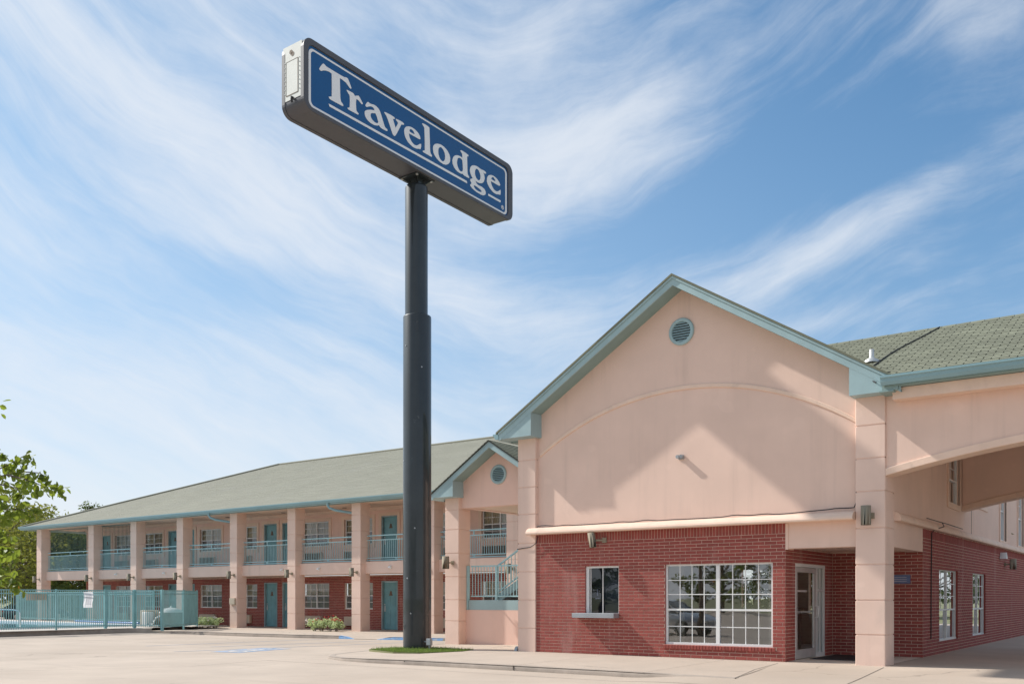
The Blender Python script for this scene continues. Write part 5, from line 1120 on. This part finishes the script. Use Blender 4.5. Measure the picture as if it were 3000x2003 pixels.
tree(wpos(120, 92), 9.0, 6.0, 'dark tree furthest back behind the pool', 16, leaf_a)
tree(wpos(270, 96), 11.0, 1.5, 'small tree top showing just above the guest wing roof', 17, leaf_a, 26, 40, lsize=.2, lo=.8)
for i, (x, y, h, r) in enumerate(((14, -62, 8, 5), (6, -66, 9, 5.5), (-3, -70, 7, 4.5), (-11, -64, 9.5, 5.5), (-20, -68, 7.5, 5), (-30, -66, 9, 5.5), (-40, -60, 8, 5), (22, -58, 9, 5.5))):
    tree((x, y, -.2), h, r, '%s tree across the road behind the camera, mirrored in the lobby window' % ('first', 'second', 'third', 'fourth', 'fifth', 'sixth', 'seventh', 'eighth')[i], 40+i, leaf_a, 55, 45, 'trees across the road', .26)
for i, (x, y, h, r, s_) in enumerate(((8, 62, 8, 5.5, 'nearest the brick side wall'), (15, 66, 9, 6, 'second along from the brick side wall'), (23, 60, 8, 5.5, 'third along from the brick side wall'), (32, 68, 9, 6, 'furthest from the brick side wall'))):  # out-of-view row added so the side windows reflect dark foliage
    tree((x, y, -.2), h, r, 'tree added out of view for dark side window reflections, '+s_, 80+i, leaf_a, 55, 45, 'unseen trees added for side window reflections', .26)
tree((-4.6, 14, -.2), 5.2, 2.6, 'small tree in the yard behind the lobby, seen through the narrow rear window', 91, leaf_a, 55, 70, 'yard trees', .13)
tree((-1.2, 16.5, -.2), 6.2, 3.0, 'taller tree in the yard behind the lobby, seen through the wide rear window', 92, leaf_a, 60, 70, 'yard trees', .14)
def hedge(x0, x1, y, h, w, label, seed, n):
    rg = random.Random(seed); hd = thing('hedge', label, 'hedge', ((x0+x1)/2, y, -.2)); m_ = MB(); st_ = MB()
    for k in range(n):
        x = rg.uniform(x0, x1); hh = h*(.8+.2*math.sin(x*1.3)+.1*math.sin(x*3.7)); z = -.2+hh*rg.random()**.7
        leafquads(m_, rg, (x, y+rg.uniform(-w, w)*(1.1-.5*z/h), z), 9, (.35, .3, .3), .11)
    for k in range(int((x1-x0)*1.2)): x = x0+.4+k/1.2; st_.tube([(x, y, -.3), (x+.1, y, h*.7)], .05, 5, r2=.02)
    st_.build('stem', bark, hd); m_.build('foliage', leaf_a, hd)
hedge(-9, 1.0, 11.8, 3.7, .8, 'tall hedge in the yard behind the lobby, seen through its rear windows', 93, 900)
hedge(-66, -49.5, 17.5, 2.6, .9, 'dark hedge behind the pool, left of the guest wing end', 94, 1200)
# near tree at the left edge: branches with separate leaves
NT_ = thing('near_tree', 'leafy branch reaching in from a nearby tree at the left edge', 'tree', (*wpos(-420, 13.5)[:2], -.2))
def npos(px, py, dep): p = campos+cR*((px-1500)/2740*dep)+cF*dep; return Vector((p.x, p.y, 1.366-(py-1750.5)/2740*dep))
DN = 13.5; rgn = random.Random(5); tr = MB(); lf = MB(); lo_ = MB()
tb = Vector((*wpos(-420, 13.5)[:2], -.2)); tr.tube([tb, tb+Vector((.05, 0, 1.5)), tb+Vector((0, .1, 3.0)), tb+Vector((.2, 0, 4.6))], .14, 10, r2=.05)
BR = [[(-400, 1500), (-200, 1440), (-60, 1410), (20, 1390), (80, 1382), (118, 1385), (150, 1420), (185, 1434)], [(-300, 1450), (-120, 1400), (0, 1372), (40, 1352), (70, 1335), (95, 1345)], [(-60, 1410), (10, 1420), (50, 1430), (62, 1450)],
      [(20, 1390), (60, 1400), (100, 1412), (135, 1428)], [(-350, 1560), (-150, 1520), (-40, 1500), (20, 1490), (70, 1492), (100, 1505)], [(-380, 1640), (-150, 1610), (-30, 1605), (20, 1612), (50, 1622)], [(-380, 1700), (-120, 1690), (-20, 1690), (25, 1700), (50, 1712)],
      [(-350, 1400), (-150, 1330), (-50, 1325), (10, 1328)], [(-400, 1350), (-200, 1240), (-60, 1190), (-2, 1186)], [(-150, 1610), (-60, 1640), (0, 1655), (30, 1668)], [(-60, 1410), (-20, 1450), (15, 1480), (30, 1510)], [(-150, 1440), (-50, 1360), (-10, 1300)], [(-200, 1560), (-80, 1560), (-10, 1560), (25, 1568)]]
for bi, b in enumerate(BR):
    dd = DN+rgn.uniform(-.5, .5); pts = []
    for i in range(len(b)-1):
        for k in range(4): f = k/4; pts.append(npos(b[i][0]+(b[i+1][0]-b[i][0])*f, b[i][1]+(b[i+1][1]-b[i][1])*f, dd+.15*math.sin(i+bi)))
    pts.append(npos(*b[-1], dd)); tr.tube(pts, .014, 6, r2=.004)
    n = len(pts)
    for i in range(n):
        if i < n*.25 and bi > 0: continue
        for k in range(4 if bi != 8 else (3 if i > n-3 else 1)):
            q = pts[i]+Vector((rgn.gauss(0, .045), rgn.gauss(0, .045), rgn.gauss(-.02, .05)))
            ax = Vector((rgn.gauss(.25, .6), rgn.gauss(0, .6), rgn.gauss(-.55, .5))).normalized(); sd_ = ax.cross(Vector((rgn.gauss(0, 1), rgn.gauss(0, 1), rgn.gauss(0, 1)))).normalized(); nn = ax.cross(sd_); s_ = rgn.uniform(.085, .135); w = s_*.34
            tgt = lo_ if rgn.random() < .012 else lf
            tgt.add([q, q+ax*s_*.35+sd_*w+nn*.012, q+ax*s_*.72+sd_*w*.92+nn*.012, q+ax*s_, q+ax*s_*.72-sd_*w*.92+nn*.012, q+ax*s_*.35-sd_*w+nn*.012, q+ax*s_*.5], [(0, 1, 6), (1, 2, 6), (2, 3, 6), (3, 4, 6), (4, 5, 6), (5, 0, 6)], False)
tr.build('trunk', bark, NT_); lf.build('crown', leaf_n, NT_); lo_.build('turning_leaves', leaf_o, NT_)
def shrub(x, y, w, h, label, group, fl_m, nf, seed):
    rg = random.Random(seed); s_ = thing('flowering_shrub', label, 'shrub', (x, y, -.08), group); m_ = MB(); f = MB(); st_ = MB()
    for k in range(16):
        a = rg.uniform(0, 6.283); rr = w*math.sqrt(rg.random()); tip = Vector((x+rr*math.cos(a), y+rr*math.sin(a)*.8, -.08+h*rg.uniform(.45, 1)))
        st_.tube([(x+rr*.3*math.cos(a), y, -.09), tip], .006, 4)
        leafquads(m_, rg, tip-Vector((0, 0, .06)), 26, (.13, .13, .12), .055, .8)
    for k in range(nf):
        a = rg.uniform(0, 6.283); rr = w*math.sqrt(rg.random()); leafquads(f, rg, (x+rr*math.cos(a), y-.1+rr*math.sin(a)*.7, -.08+h*rg.uniform(.75, 1.12)), 7, (.04, .04, .035), .035)
    st_.build('stem', bark, s_); m_.build('foliage', shrub_l, s_); tag(f.build('flowers', fl_m, s_), kind='stuff')
for i, (x, s_) in enumerate(((-33.2, 'beside the end of the pool fence'), (-32.6, 'second along the row from the pool fence'), (-32.0, 'in the middle of the low row'), (-31.45, 'second from the pink column'), (-30.95, 'right against the pink column'))):
    shrub(x, 8.35, .45, .50, 'low pale leafed shrub with white flowers '+s_, 'pale shrubs below the guest wing', petal_w, 7, 60+i)
for i, (x, s_, m__) in enumerate(((-24.1, 'at the left of the short bed', petal_w), (-23.6, 'second from the left in the short bed', petal), (-23.1, 'tallest, with most red blooms', petal), (-22.7, 'at the right of the short bed near the column', petal))):
    shrub(x, 8.45, .36, .50+.12*(i == 2), 'low shrub with '+('white' if m__ is petal_w else 'red')+' flowers '+s_, 'red flowered shrubs in the short bed', m__, 8, 70+i)
